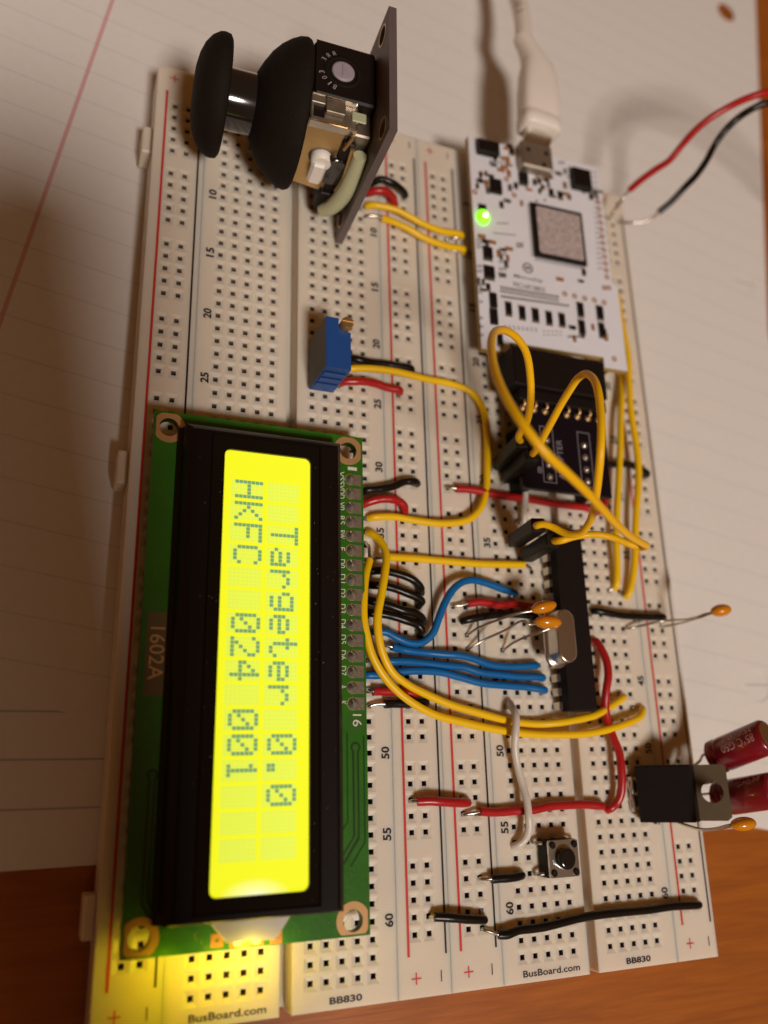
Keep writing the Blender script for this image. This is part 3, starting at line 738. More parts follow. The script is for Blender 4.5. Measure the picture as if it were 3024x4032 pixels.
for i in range(16):
    t_ = (i + .5) / 16
    for a, b_ in ((x0 + (x1 - x0) * t_, None), (None, y0 + (y1 - y0) * t_)):
        if b_ is None: mb.box(a - .12, a + .12, y0 - .7, y0, .01, .2, mf); mb.box(a - .12, a + .12, y1, y1 + .7, .01, .2, mf)
        else: mb.box(x0 - .7, x0, b_ - .12, b_ + .12, .01, .2, mf); mb.box(x1, x1 + .7, b_ - .12, b_ + .12, .01, .2, mf)
mb.build('chip_legs', M['solder'], ch)
flat('pale_label', [rrect(x0 + .9, x1 - .7, y0 + .8, y1 - .9, .5)], 1.11, 1.14, M['label'], ch, fr=mf)
gold = [(240, 490), (450, 540), (190, 645), (515, 670), (820, 522), (755, 600), (935, 1490), (1015, 1507), (1100, 1527), (1180, 1542), (1262, 1562), (1345, 2030), (1262, 1440), (1300, 1440)] + [(1213 + 72 * t_, 730 + 620 * t_) for t_ in np.linspace(0, 1, 12)]
for x, y in gold:
    cx, cy = mp_(x, y); flat('gold_pad', [circ(cx, cy, .62, 14), circ(cx, cy, .25, 10)], .004, .03, M['copperpad'], mcu, fr=mf)
rng = random.Random(3); spots_ = []
for (xa, xb_, ya, yb_, n_) in ((170, 640, 370, 760, 22), (640, 960, 440, 700, 16), (960, 1180, 640, 700, 4), (1160, 1230, 640, 700, 3), (385, 480, 1110, 1350, 7), (200, 300, 1390, 1480, 4), (960, 1330, 1760, 1900, 7), (190, 330, 990, 1110, 4), (860, 1180, 1300, 1400, 3), (430, 560, 240, 340, 4)):
    for _ in range(n_):
        for _t in range(30):
            x, y = rng.uniform(xa, xb_), rng.uniform(ya, yb_)
            if all(abs(x - a_) + abs(y - b_) > 42 for a_, b_ in spots_) and not (300 < x < 440 and 520 < y < 680) and not (540 < x < 650 and 460 < y < 600): break
        else: continue
        spots_.append((x, y)); cx, cy = mp_(x, y); w, h = rng.choice(((.55, 1.0), (1.0, .55), (.8, 1.3), (1.2, .8)))
        mb = MB(); mb.box(cx - w / 2, cx + w / 2, cy - h / 2, cy + h / 2, .02, .45, mf, bev=.06, mi=0)
        e_ = .22
        if w > h: mb.box(cx - w / 2 - e_, cx - w / 2, cy - h / 2, cy + h / 2, .02, .4, mf, mi=1); mb.box(cx + w / 2, cx + w / 2 + e_, cy - h / 2, cy + h / 2, .02, .4, mf, mi=1)
        else: mb.box(cx - w / 2, cx + w / 2, cy + h / 2, cy + h / 2 + e_, .02, .4, mf, mi=1); mb.box(cx - w / 2, cx + w / 2, cy - h / 2 - e_, cy - h / 2, .02, .4, mf, mi=1)
        mb.build('small_part', [rng.choice((M['chip'], M['darkprint'], M['copperpad'])), M['solder']], mcu)
# printed marks too small to read, joined
mb = MB()
def dash(x, y, w, h):
    cx, cy = mp_(x, y); mb.box(cx - w / 2, cx + w / 2, cy - h / 2, cy + h / 2, .004, .012, mf)
for y in list(range(1040, 1120, 30)) + [1260, 1300] + list(range(1420, 1480, 28)) + [1555, 1690, 1760, 1830]:
    for k in range(3): dash(205 + k * 17 + (y - 1000) * .02, y, .22, .6 + .3 * (k % 2))
for y in range(1160, 1370, 62):
    for k in range(4): dash(395 + k * 17, y, .24, .75)
for y in range(480, 1300, 42):
    for k in range(3): dash(1165 + k * 15 + (y - 480) * .06, y, .2, .55)
for x in range(440, 720, 36):
    for k in range(2): dash(x + 6 * k, 1755 + (x - 440) * .1 + k * 18, .5, .22)
for x in range(765, 920, 34): dash(x, 1800, .5, .22); dash(x, 1830, .5, .22)
for x in range(320, 470, 26): dash(x, 390 + (x - 320) * .1, .5, .35)
for x in range(350, 520, 24): dash(x, 985 + (x - 350) * .1, .42, .35)
for x in range(380, 470, 20): dash(x, 905, .42, .32)
for x in range(890, 940, 18): dash(x, 400, .3, .9)
for x in range(540, 590, 15): dash(x, 1085, .26, 1.3)
for i in range(34):
    x = 405 + i * 14.4; y = 1437 + i * 2.4; dash(x, y, .24, .8); dash(x, y + 30, .24, .6)
for i in range(40):
    x = 410 + i * 14.2; y = 1510 + i * 2.0; dash(x, y, .3, .55)
for x in range(965, 1090, 16): dash(x, 1845, .35, .5)
for x in (700, 770, 900, 960): dash(x, 480 + (x - 700) * .15, .9, .3); dash(x, 720 - (x - 700) * .1, .5, .6)
mb.build('silkscreen_marks', M['darkprint'], mcu, kind='stuff')
a = mp_(515, 1352); text('maker_name', 'Microchip', mf.p(a[0], a[1] - .3, .015), mf.x, mf.y, 6.7, 1.15, M['darkprint'], mcu, .01)
a = mp_(512, 1425); text('chip_name', 'PIC16F18855', mf.p(a[0], a[1] - .1, .015), mf.x, mf.y, 7.4, 1.1, M['darkprint'], mcu, .01)
a = mp_(628, 1275); flat('maker_logo', [circ(a[0], a[1], 1.25, 24), circ(a[0], a[1], .95, 24)], .005, .016, M['darkprint'], mcu, fr=mf)
text('maker_logo', 'M', mf.p(a[0] - .6, a[1] - .5, .015), mf.x, mf.y, 1.2, 1.0, M['darkprint'], mcu, .02)
a = mp_(262, 845, .6)
gm = mat('green_led', (.1, .6, .05), .3, emis=(.18, 1.0, .005), estr=2.2)
gc = mat('green_led_core', (.6, .8, .1), .3, emis=(1, .95, .25), estr=28)
mb = MB(); mb.ellipsoid(mf.p(a[0], a[1], .3), mf.x, 1.45, 1.0, 1.75, up=mf.z); led = mb.build('green_light', gm, mcu)
mb = MB(); mb.ellipsoid(mf.p(a[0] + .1, a[1] - .2, 1.25), mf.x, .42, .2, .42, up=mf.z); mb.build('light_core', gc, led)
mb = MB(); mb.box(a[0] - .8, a[0] + .8, a[1] + 1.75, a[1] + 3.0, .02, .7, mf, bev=.1); mb.build('light_base', M['chip'], led)
# usb socket
u = [mp_(*k, 2.6) for k in ((565, 215), (845, 255), (835, 430), (605, 425))]
ux0, ux1, uy0, uy1 = u[0][0] + .2, u[0][0] + 7.9, u[3][1] + .3, u[0][1] + .4
mb = MB(); mb.box(ux0, ux1, uy0, uy1, .02, 2.6, mf, bev=.35); us = mb.build('usb_socket', M['dullsteel'], mcu)
for x, y in ((-2.2, 1.0), (2.2, 1.0), (1.4, -2.2)):
    cx, cy = (ux0 + ux1) / 2 + x, (uy0 + uy1) / 2 + y; mb = MB(); mb.box(cx - .45, cx + .45, cy - .5, cy + .5, 2.602, 2.63, mf); mb.build('latch_slot', M['chip'], us)
# headers below the board, plugged into the sockets
for c in (21.5, 32.5):
    mb = MB(); mb.box(c * P - 1.2, c * P + 1.2, -19.3 * P, -1 * P, HT + .02, HT + 2.6)
    for r in range(2, 20): mb.box(c * P - .3, c * P + .3, -r * P - .3, -r * P + .3, HT - 2.5, 13.2, mi=1)
    mb.build('pin_header', [M['epoxy'], M['gold']], mcu)
# side-entry socket and adapter
def hp(x, y, z): return at(1780 + x * .42194, 1300 + y * .42194, z)
mb = MB(); mb.box(55.3, 76.9, -59.6, -51.4, 13.0, 19.4, bev=.25)
sk = mb.build('side_socket', M['epoxy'], mcu)
for i in range(9):
    X = 56.4 + i * 2.4; mb = MB(); mb.box(X, X + 1.1, -51.4, -50.6, 15.9, 16.9, bev=.1); mb.build('socket_leg', M['lead'], sk)
ad = thing('adapter_board', 'dark purple adapter board plugged into the end of the white circuit board', 'circuit board', (67, -70, 15))
mb = MB(); mb.box(56.9, 77.3, -79.7, -61.2, 15.6, 17.0, bev=.2); ab = mb.build('circuit_board', M['purple'], ad)
mb = MB(); mb.box(56.9, 77.2, -62.0, -59.65, 14.2, 18.2, bev=.2); mb.build('plug_strip', M['epoxy'], ad)
for i in range(8):
    X = 58.1 + i * 2.54
    mb = MB(); mb.tube([(X, -61.9, 17.7), (X, -62.8, 17.9), (X, -63.2, 17.0)], .3, 8, smooth_path=False); mb.lathe([(0, .75), (.2, .6), (.5, .25)], (X, -63.3, 17.0), (0, 0, 1), 12); mb.build('plug_pin', M['brass'], ad)
text('board_name', 'ADAPTER', (66.4, -77.2, 17.03), (0, 1, 0), (-1, 0, 0), 8.2, 1.3, M['purplesilk'], ad)
text('pin_number', '8', (60.3, -76.5, 17.03), (1, 0, 0), (0, 1, 0), 1.0, 1.3, M['purplesilk'], ad)
for X0_ in (61.5, 70.2):
    flat('socket_outline', [[(X0_, -78.2), (X0_ + 3.0, -78.2), (X0_ + 3.0, -66.6), (X0_, -66.6)], [(X0_ + .15, -78.05), (X0_ + 2.85, -78.05), (X0_ + 2.85, -66.75), (X0_ + .15, -66.75)]], 17.004, 17.02, M['purplesilk'], ad)
    for k in range(4):
        mb = MB(); mb.lathe([(0, .75), (.2, .65), (.45, .3)], (X0_ + 1.5, -77.0 + 2.54 * k, 17.0), (0, 0, 1), 12); mb.build('solder_joint', M['solder'], ad)
for c in (23.5, 29.5):
    mb = MB(); mb.box(c * P - 1.2, c * P + 1.2, -78.6, -66, HT + .02, 15.5); mb.build('pin_header', M['epoxy'], ad)

# ------------------------------------------------------------------ long black chip, crystal, button
dip = thing('long_black_chip', 'long narrow black chip with silver legs straddling the right board\'s groove', 'chip', (27 * P, -40.5 * P, HT))
mb = MB(); x0, x1, y0, y1 = 25.68 * P, 28.32 * P, -47.4 * P, -33.65 * P
for za, zb, ka, kb in ((10.2, 11.6, .35, 0), (11.6, 13.2, 0, .3)):
    vs = [(x, y, z) for z, k in ((za, ka), (zb, kb)) for x, y in ((x0 + k, y0 + k), (x1 - k, y0 + k), (x1 - k, y1 - k), (x0 + k, y1 - k))]
    mb.add(vs, [(3, 2, 1, 0), (4, 5, 6, 7), (0, 1, 5, 4), (1, 2, 6, 5), (2, 3, 7, 6), (3, 0, 4, 7)])
mb.build('chip_body', M['epoxy'], dip)
for r in range(34, 48):
    for s_, xe, c in ((-1, x0, 25.5), (1, x1, 28.5)):
        Y = -r * P; cx = c * P
        mb = MB(); mb.box(min(xe, cx), max(xe, cx) + .02, Y - .7, Y + .7, 11.35, 11.6) if s_ > 0 else mb.box(cx - .02, xe, Y - .7, Y + .7, 11.35, 11.6)
        mb.box(cx - .13 + s_ * .1, cx + .13 + s_ * .1, Y - .7, Y + .7, HT + .3, 11.55); mb.box(cx - .12 + s_ * .1, cx + .12 + s_ * .1, Y - .25, Y + .25, HT - 2.5, HT + .3)
        mb.build('leg', M['lead'], dip)
xt = thing('quartz_crystal', 'silver oval crystal can standing beside the long black chip', 'crystal', (24.75 * P, -42.3 * P, HT))
def stadium(cx, cy, hw, hl, n=10):
    return [(cx + hw * math.cos(a), cy + hl - hw + hw * math.sin(a)) for a in np.linspace(0, math.pi, n)] + [(cx + hw * math.cos(a), cy - hl + hw + hw * math.sin(a)) for a in np.linspace(math.pi, 2 * math.pi, n)]
cx, cy = 24.8 * P, -42.33 * P
def stack(mb, prof):
    rings = [stadium(cx, cy, hw, hl) for _, hw, hl in prof]; n = len(rings[0])
    vs = [(x, y, prof[k][0]) for k, r in enumerate(rings) for x, y in r]
    fs = [(k * n + i, k * n + (i + 1) % n, (k + 1) * n + (i + 1) % n, (k + 1) * n + i) for k in range(len(prof) - 1) for i in range(n)]
    mb.add(vs, fs, 0, True); mb.add(vs[-n:], [tuple(range(n))]); mb.add(vs[:n], [tuple(range(n - 1, -1, -1))]); return mb
stack(MB(), [(14.5, 1.95, 4.85), (17.6, 1.95, 4.85), (17.9, 1.85, 4.75), (18.0, 1.65, 4.55)]).build('can', M['steel'], xt)
stack(MB(), [(14.0, 2.35, 5.45), (14.4, 2.35, 5.45), (14.5, 2.2, 5.3)]).build('base_flange', M['steel'], xt)
mb = MB()
for r in (41.4, 43.3): mb.tube([(cx, -r * P, 14), (cx - .4, -r * P, 11.5), (24.5 * P, -round(r) * P, HT - 2)], .22, 8)
mb.build('lead', M['lead'], xt)
btn = thing('push_button', 'small square push button with round black cap and silver top plate', 'button', (24.37 * P, -57.05 * P, HT))
cx, cy = 24.37 * P, -57.05 * P
mb = MB(); mb.box(cx - 3, cx + 3, cy - 3, cy + 3, HT + .1, 12.5, bev=.2); mb.build('button_body', M['epoxy'], btn)
flat('top_plate', [rrect(cx - 2.95, cx + 2.95, cy - 2.95, cy + 2.95, .35)], 12.5, 13.0, M['steel'], btn)
mb = MB(); mb.lathe([(0, 1.75), (.9, 1.75), (1.15, 1.6), (1.25, 1.3)], (cx, cy, 13.0), (0, 0, 1), 32); mb.build('button_cap', M['gloss'], btn)
for a in (-1, 1):
    for b_ in (-1, 1):
        mb = MB(); mb.lathe([(0, .58), (.22, .58), (.3, .45)], (cx + a * 2.2, cy + b_ * 2.2, 12.99), (0, 0, 1), 16); mb.build('rivet', M['epoxy'], btn)
        mb = MB(); mb.tube([(cx + a * 3.0, cy + b_ * 2.4, 11.2), (cx + a * 3.9, cy + b_ * 2.5, 10.6), ((24.4 + a * 1.4) * P, cy + b_ * 2.54, HT - 1.5)], .32, 8); mb.build('leg', M['lead'], btn)

# ------------------------------------------------------------------ regulator
rg = thing('voltage_regulator', 'black voltage regulator with a holed metal tab, leaning over the right edge', 'regulator', (31.5 * P, -53.2 * P, HT))
d = math.radians(44)
rf = Frame((31.3 * P, -53.17 * P, 12.0), (0, -1, 0), (math.cos(d), 0, math.sin(d)), (math.sin(d) * -1, 0, math.cos(d)))  # x across, y along, z towards the viewer's side
mb = MB(); mb.box(-4.95, 4.95, 0, 9.7, -3.3, 0, rf, bev=.25)
mb.add([rf.p(x, y, z) for x, y, z in ((-4.95, 9.7, -.25), (4.95, 9.7, -.25), (4.95, 10.2, -3.0), (-4.95, 10.2, -3.0))], [(0, 1, 2, 3)]); mb.build('regulator_body', M['epoxy'], rg)
flat('metal_tab', [[(-4.85, .6), (4.85, .6), (4.85, 14.9), (4.25, 15.7), (-4.5, 15.7), (-4.85, 15.3)], circ(-.05, 12.9, 1.9, 28)], -4.5, -3.28, M['tab'], rg, fr=rf)
for k in (-1, 0, 1):
    mb = MB(); mb.tube([rf.p(k * 2.3, .3, -1.8), rf.p(k * 2.4, -1.2, -1.8), H(31.5, 53.2 - k, HT + .8), H(31.5, 53.2 - k, HT - 2)], .4, 8); mb.build('leg', M['lead'], rg)

# ------------------------------------------------------------------ capacitors
def elcap(a, b, r, label, leads, txt, cl, flip=0):
    a, b = Vector(a), Vector(b); ax = (b - a).normalized(); L = (b - a).length
    t = thing('electrolytic_capacitor', label, 'capacitor', (a.x, a.y, HT), 'dark red can capacitors at the right edge')
    mb = MB(); mb.lathe([(0, r * .62), (.1, r * .86), (.5, r), (1.6, r), (1.95, r * .88), (2.3, r * .88), (2.65, r), (L - .5, r), (L - .1, r * .92), (L, r * .8)], a, ax, 36); s = mb.build('sleeve', M['capred'], t)
    mb = MB(); mb.lathe([(0, r * .79), (.06, r * .76)], a + ax * L, ax, 32); mb.build('silver_top', M['steel'], t)
    c = (Vector(CW) - (a + b) / 2); c = (c - ax * c.dot(ax)).normalized(); w = ax.cross(c)
    for row, (s_, a0) in enumerate(txt):
        h = 1.5; wd = .85 * len(s_)
        def fn(x, y, a0=a0):
            an = math.radians(a0) + y / r
            return a + ax * (L - 1.2 - x) + (c * math.cos(an) + w * math.sin(an)) * (r + .015)
        text('sleeve_print', s_, (0, 0, 0), (1, 0, 0), (0, 1, 0), wd, h, M['pinkprint'], s, 0, fn=fn)
    for k, (ld_) in enumerate(leads):
        mb = MB(); o = w * (1.2 if k else -1.2) 
        mb.tube([a + ax * .2 + o, a - ax * 1.6 + o] + ld_, .25, 8); mb.build('lead', M['lead'], t)
    return t
A_ = at(2808, 2986, 15.0); B_ = at(3026, 2897, 26.0)
elcap(A_, B_, 3.15, 'upper dark red can capacitor, behind the regulator\'s top corner', [[vC(1170, 538, 14.0), vC(1060, 600, 11.5), H(32.5, 52, HT - 2)], [vC(1290, 660, 14.0), vC(1150, 700, 11.5), H(32.5, 53, HT - 2)]], [('85°C G50', -28), ('35V 10µF', -62)], 1)
A_ = at(2826, 3146, 14.0); B_ = at(3056, 3110, 25.5)
elcap(A_, B_, 3.15, 'lower dark red can capacitor, seen through the regulator\'s hole', [[vC(1260, 760, 13.0), vC(1150, 770, 11.3), H(32.5, 53, HT - 2)], [vC(1270, 830, 13.0), vC(1150, 850, 11.3), H(32.5, 54, HT - 2)]], [('85°C G50', -66)], 1)
def disc(c, tip, rad, thick, label, leads, up=(0, 0, 1)):
    c, tip = Vector(c), Vector(tip); ax = (tip - c).normalized(); L = (tip - c).length
    t = thing('ceramic_capacitor', label, 'capacitor', (c.x, c.y, HT), 'orange ceramic capacitors on wire legs')
    mb = MB(); mb.ellipsoid(c + ax * L * .08, ax, L, rad, thick, up=up, n=20, m=14)
    mb.build('orange_body', M['orange'], t)
    for l in leads:
        mb = MB(); mb.tube(l, .23, 8); mb.build('lead', M['lead'], t)
    return t
c1 = vA(1305, 980, 18.5); t1 = vA(1385, 962, 18.8)
disc(c1, t1, 1.55, 1.15, 'upper orange ceramic capacitor above the crystal, on long legs', [[vA(1235, 1005, 18.2), vA(1150, 1020, 17.2), vA(1000, 1068, 14.2), vA(880, 1117, 11.2), snap(vA(808, 1150)) + Vector((0, 0, .1)), snap(vA(808, 1150)) - Vector((0, 0, 2))],
     [vA(1320, 1000, 18.0), vA(1330, 1060, 16.0), H(23.5, 40, 12), H(23.5, 40, HT - 2)]])
c1 = vA(1332, 1078, 17.5); t1 = vA(1418, 1082, 17.7)
disc(c1, t1, 1.6, 1.2, 'lower orange ceramic capacitor beside the crystal, on long legs', [[vA(1262, 1090, 17.2), vA(1215, 1092, 17.0), vA(1180, 1068, 16.6), vA(1060, 1130, 14.0), vA(930, 1190, 11.5), snap(vA(812, 1245)) + Vector((0, 0, .1)), snap(vA(812, 1245)) - Vector((0, 0, 2))],
     [vA(1350, 1120, 17.0), vA(1290, 1142, 16.2), vA(1180, 1180, 13.6), vA(1100, 1220, 11.2), snap(vA(1045, 1250)) + Vector((0, 0, .1)), snap(vA(1045, 1250)) - Vector((0, 0, 2))]])
c1 = vG(1478, 638, 22); t1 = vG(1538, 630, 22.5)
disc(c1, t1, 1.5, 1.2, 'orange ceramic capacitor reaching out over the paper at the right', [[vG(1425, 652, 21.5), vG(1385, 660, 20.5), vG(1290, 690, 17), vG(1130, 702, 12), snap(vG(900, 742)) + Vector((1, 0, 1.0)), snap(vG(900, 742)) - Vector((0, 0, 1.5))],
     [vG(1425, 655, 21.3), vG(1340, 685, 19), vG(1240, 715, 14), vG(1110, 742, HT + .1), vG(1105, 745, HT - 2)]])
c1 = vC(1478, 978, 27); t1 = vC(1563, 968, 27.5)
disc(c1, t1, 1.5, 1.15, 'orange ceramic capacitor just under the regulator\'s metal tab', [[vC(1420, 985, 26.6), vC(1385, 985, 26), vC(1300, 1008, 23.5), vC(1200, 1016, 20.5), vC(1080, 985, 16.5), H(32.5, 54.5, 12), H(32.5, 54.6, HT - 2)],
     [vC(1425, 990, 26.3), vC(1385, 994, 25.5), vC(1300, 1014, 23.0), vC(1200, 1020, 20.0), vC(1080, 990, 16.0), H(33.3, 54.8, 12), H(31.5, 55, HT - 1.5)]])

# ------------------------------------------------------------------ jumper wires
E_ = HT + .85
GRP = 'short jumper wires plugged into the breadboards'
WR = {'yellow': .70, 'blue': .68, 'red': .76, 'black': .72, 'white': .68}
def wire(color, label, pts, r=None, bare0=None, bare1=None, group=GRP, hole0=True, hole1=True, bend=True):
    """insulated wire; each end goes down into the nearest socket"""
    r = r or WR[color]
    p = [Vector(q) for q in pts]
    def ins_end(a, b):         # bend down at an end
        d_ = (a - b); d_.z = 0; d_.normalize()
        return d_
    t = thing('jumper_wire', label, 'wire', (p[0].x, p[0].y, HT), group)
    core = list(p)
    ends = []
    for k, (hole, bare) in enumerate(((hole0, bare0), (hole1, bare1))):
        e = p[0] if k == 0 else p[-1]; n = p[1] if k == 0 else p[-2]
        if bare is None and hole:
            h = snap(e); d_ = ins_end(e, n)
            tipp = e + d_ * .55 + Vector((0, 0, -.75)); tipp.z = max(tipp.z, HT + .1)
            if k == 0: core = [tipp] + core
            else: core = core + [tipp]
            ends.append([e.lerp(tipp, .5), Vector((h.x * .5 + tipp.x * .5, h.y * .5 + tipp.y * .5, HT + .05)), Vector((h.x, h.y, HT - .3)), Vector((h.x, h.y, HT - 2.4))])
        elif bare is not None:
            ends.append([e + (n - e).normalized() * .6, e] + [Vector(q) for q in bare])
    ph_ = random.random() * 9; core = [q + Vector((random.uniform(-.10, .10), random.uniform(-.10, .10), 0)) for q in core]
    mb = MB(); mb.tube(core, lambda u_: r * (1 + .022 * math.sin(u_ * 23 + ph_) + .012 * math.sin(u_ * 61 + ph_)), 14, sub=8); mb.build('insulation', M[color], t)
    for q in ends:
        mb = MB(); mb.tube(q, .32, 8, sub=5); mb.build('bare_end', M['lead'], t)
    return t
def seq(v, l, z=E_): return [v(*(q if len(q) == 3 else (*q, z))) for q in l]
def down(v): h = snap(v); return [Vector((h.x, h.y, HT + .2)), Vector((h.x, h.y, HT - 2.4))]
# joystick lines
wire('black', 'black wire hooking out from behind the joystick board into the rail', seq(vJ, [(480, 318, 11.5), (560, 292, 12.4), (650, 318, 12.6), (740, 372, 12), (805, 445, 10.6)]))
wire('red', 'red wire hooking out from behind the joystick board into the rail', seq(vJ, [(430, 430, 11.5), (520, 415, 12.4), (610, 430, 12.4), (680, 490, 11), (695, 530, 10.4)]), r=.85)
wire('yellow', 'upper of two yellow wires running from joystick to white circuit board', seq(vJ, [(440, 575, 10.8), (560, 590, 11.4), (720, 630, 11.8), (850, 690, 11.8), (1000, 768, 11.6), (1200, 850, 11.2), (1425, 893, 10.8)]))
wire('yellow', 'lower of two yellow wires running from joystick to white circuit board', seq(vJ, [(575, 715, 10.6), (700, 760, 11.2), (850, 832, 11.5), (980, 905, 11.4), (1120, 970, 11.2), (1280, 1020, 11), (1445, 1060, 10.6)]), bare0=[vJ(480, 690, 10.6), vJ(380, 700, HT + .3), vJ(350, 705, HT - 2)])
# trimmer lines
wire('black', 'black wire from the blue trimmer to the rail beside it', seq(vP, [(660, 680, 10.6), (760, 690, 11), (900, 725, 10.6), (1100, 750, 10.5), (1250, 775, 10.6), (1390, 805, 10.4)]))
wire('yellow', 'long yellow wire from the blue trimmer curving round to the display', seq(F, [(752, 798, 10.8), (790, 795, 11.3), (850, 803, 11.3), (920, 819, 11), (975, 830, 10.8), (1015, 845, 10.7), (1040, 875, 10.8), (1052, 925, 10.9), (1053, 1000, 10.8), (1049, 1060, 11), (1036, 1100, 11.3), (1010, 1122, 11.2), (960, 1130, 10.9), (900, 1124, 10.7), (850, 1117, 10.7), (806, 1117, 10.5)]))
wire('red', 'red wire from the blue trimmer to the rail beside it', seq(vP, [(555, 970, 10.6), (680, 958, 11.1), (800, 962, 11.2), (950, 995, 10.8), (1100, 1040, 10.5), (1245, 1075, 10.4)]))
# display lines
wire('black', 'short black wire beside the display pin marked 1, ending at the rail', seq(vM, [(655, 715, 10.6), (800, 700, 10.8), (930, 680, 10.9), (1080, 640, 10.8), (1220, 585, 10.8), (1330, 580, 10.9), (1415, 590, 10.4)]))
wire('red', 'short red wire hooking over the rail line beside the display top', seq(vM, [(620, 915, 10.6), (740, 870, 11.2), (880, 845, 11.6), (1020, 850, 11.7), (1130, 880, 11.4), (1210, 940, 11), (1235, 1000, 10.4)]))
wire('yellow', 'straight yellow wire crossing both rails from display to right board', seq(vA, [(300, 655, 10.9), (450, 660), (620, 675), (860, 695), (1050, 702), (1185, 702)]), bare0=[vA(230, 657, 10.2), vA(198, 656, HT - .2), vA(196, 656, HT - 2)], bare1=[vA(1225, 725, HT + .3), vA(1228, 740, HT - 2)])
BL = 'four black wires looping from the display to the rail'
for lab, l in (('first', [(485, 130, 10.6), (600, 128, 11), (700, 143, 11.4), (850, 185, 11.8), (940, 232, 11.8), (1000, 295, 11.2), (1005, 335, 10.4)]),
               ('second', [(510, 275, 10.5), (620, 285, 10.9), (740, 312, 11.3), (870, 365, 11.5), (970, 415, 11.4), (1020, 450, 11), (1000, 470, 10.3)]),
               ('third', [(440, 440, 10.5), (560, 460, 11), (680, 495, 11.5), (820, 540, 11.7), (940, 575, 11.5), (1010, 610, 11), (1030, 640, 10.4)]),
               ('fourth', [(440, 577, 10.5), (600, 580, 10.9), (740, 615, 11.3), (880, 655, 11.5), (980, 705, 11.2), (1015, 750, 10.9), (1010, 785, 10.3)])):
    wire('black', lab + ' from the top of four black wires looping from display to rail', seq(vB, l), group=BL)
BU = 'four blue wires fanning from the display to the long chip'
wire('blue', 'uppermost blue wire, swinging up in an S from display to chip', seq(vB, [(560, 765, 10.6), (640, 775, 10.9), (750, 825, 11.1), (880, 878, 11), (990, 888, 11), (1070, 855, 11.2), (1140, 765, 11.6), (1205, 620, 12), (1265, 460, 12.2), (1350, 320, 12.2), (1450, 245, 12), (1560, 228, 11.7)]) + seq(vA, [(960, 830, 11.3), (1050, 862, 11), (1125, 885, 10.6)]), group=BU)
wire('blue', 'second blue wire from the top, with a long bare silver end', seq(vB, [(705, 928, 10.8), (800, 948), (900, 970), (1100, 997), (1300, 1010, 10.9), (1400, 1022, 11.1)]) + seq(vA, [(850, 1318, 11), (960, 1356, 10.7), (1100, 1367, 10.6), (1262, 1358, 10.5)]), bare0=[vB(640, 912, 10.5), vB(560, 905, HT + .2), vB(520, 903, HT - 2)], group=BU)
wire('blue', 'third blue wire from the top, passing under the yellow wires', seq(vB, [(560, 1075, 10.5), (700, 1078, 10.9), (850, 1078, 10.9), (1050, 1095, 10.7), (1250, 1120, 10.6), (1450, 1148, 10.5)]) + seq(vA, [(900, 1404, 10.5), (1000, 1417, 10.4), (1150, 1430, 10.4), (1302, 1438, 10.4)]), group=BU)
wire('blue', 'lowest blue wire, starting beside the display pin marked D7', seq(vB, [(455, 1225, 10.5), (560, 1220, 10.7), (700, 1200, 10.9), (850, 1185, 11), (1000, 1182, 11), (1200, 1198, 10.8), (1400, 1240, 10.6)]) + seq(vA, [(900, 1472, 10.5), (1050, 1492, 10.4), (1200, 1505, 10.4), (1312, 1522, 10.4)]), group=BU)
wire('red', 'short red wire by the display pin marked A, under the yellow wires', seq(vB, [(505, 1395, 10.5), (620, 1400), (800, 1405), (930, 1420, 10.4)]), bare0=[vB(455, 1380, HT + .3), vB(445, 1380, HT - 2)])
wire('black', 'short black wire by the display pin marked K, with a long bare end', seq(vB, [(632, 1530, 10.5), (750, 1532), (900, 1530), (1050, 1515, 10.4)]), bare0=[vB(540, 1532, 10.2), vB(455, 1555, HT + .2), vB(440, 1560, HT - 2)])
# long yellow arcs
YA = 'two long yellow arcs from the display to the right board'
wire('yellow', 'inner long yellow arc, sweeping from mid-display under the white wire', seq(vA, [(185, 500, 10.7), (235, 535, 11.5), (272, 590, 12.4), (285, 660, 13.2), (275, 770, 14), (248, 900, 14.5), (228, 1040, 14.6), (232, 1170, 14.3), (262, 1290, 13.7), (325, 1400, 13), (430, 1490, 12.3), (560, 1555, 11.7), (700, 1610, 11.3), (850, 1660, 11), (1000, 1703, 10.7), (1120, 1728, 10.5), (1280, 1742, 10.6)]) + seq(vC, [(170, 265, 11.3), (320, 240, 11.5), (440, 200, 11.4), (550, 145, 11.1), (635, 80, 10.5)]), group=YA)
wire('yellow', 'outer long yellow arc, hugging the display edge then sweeping right', seq(vA, [(175, 672, 12.5), (150, 780, 13.5), (133, 920, 14.3), (135, 1060, 14.4), (155, 1180, 14.2), (190, 1290, 13.8), (250, 1400, 13.2), (340, 1510, 12.5), (450, 1600, 12), (600, 1680, 11.5), (780, 1733, 11.1), (960, 1772, 10.8), (1130, 1796, 10.6), (1300, 1815, 10.7)]) + seq(vC, [(230, 345, 11.2), (400, 335, 11.5), (550, 302, 11.6), (680, 258, 11.4), (755, 215, 11.1), (775, 175, 10.5)]), bare0=[vM(690, 1700, 12), vM(680, 1590, 11), vM(640, 1545, HT + .2), vM(625, 1560, HT - 2)], group=YA)
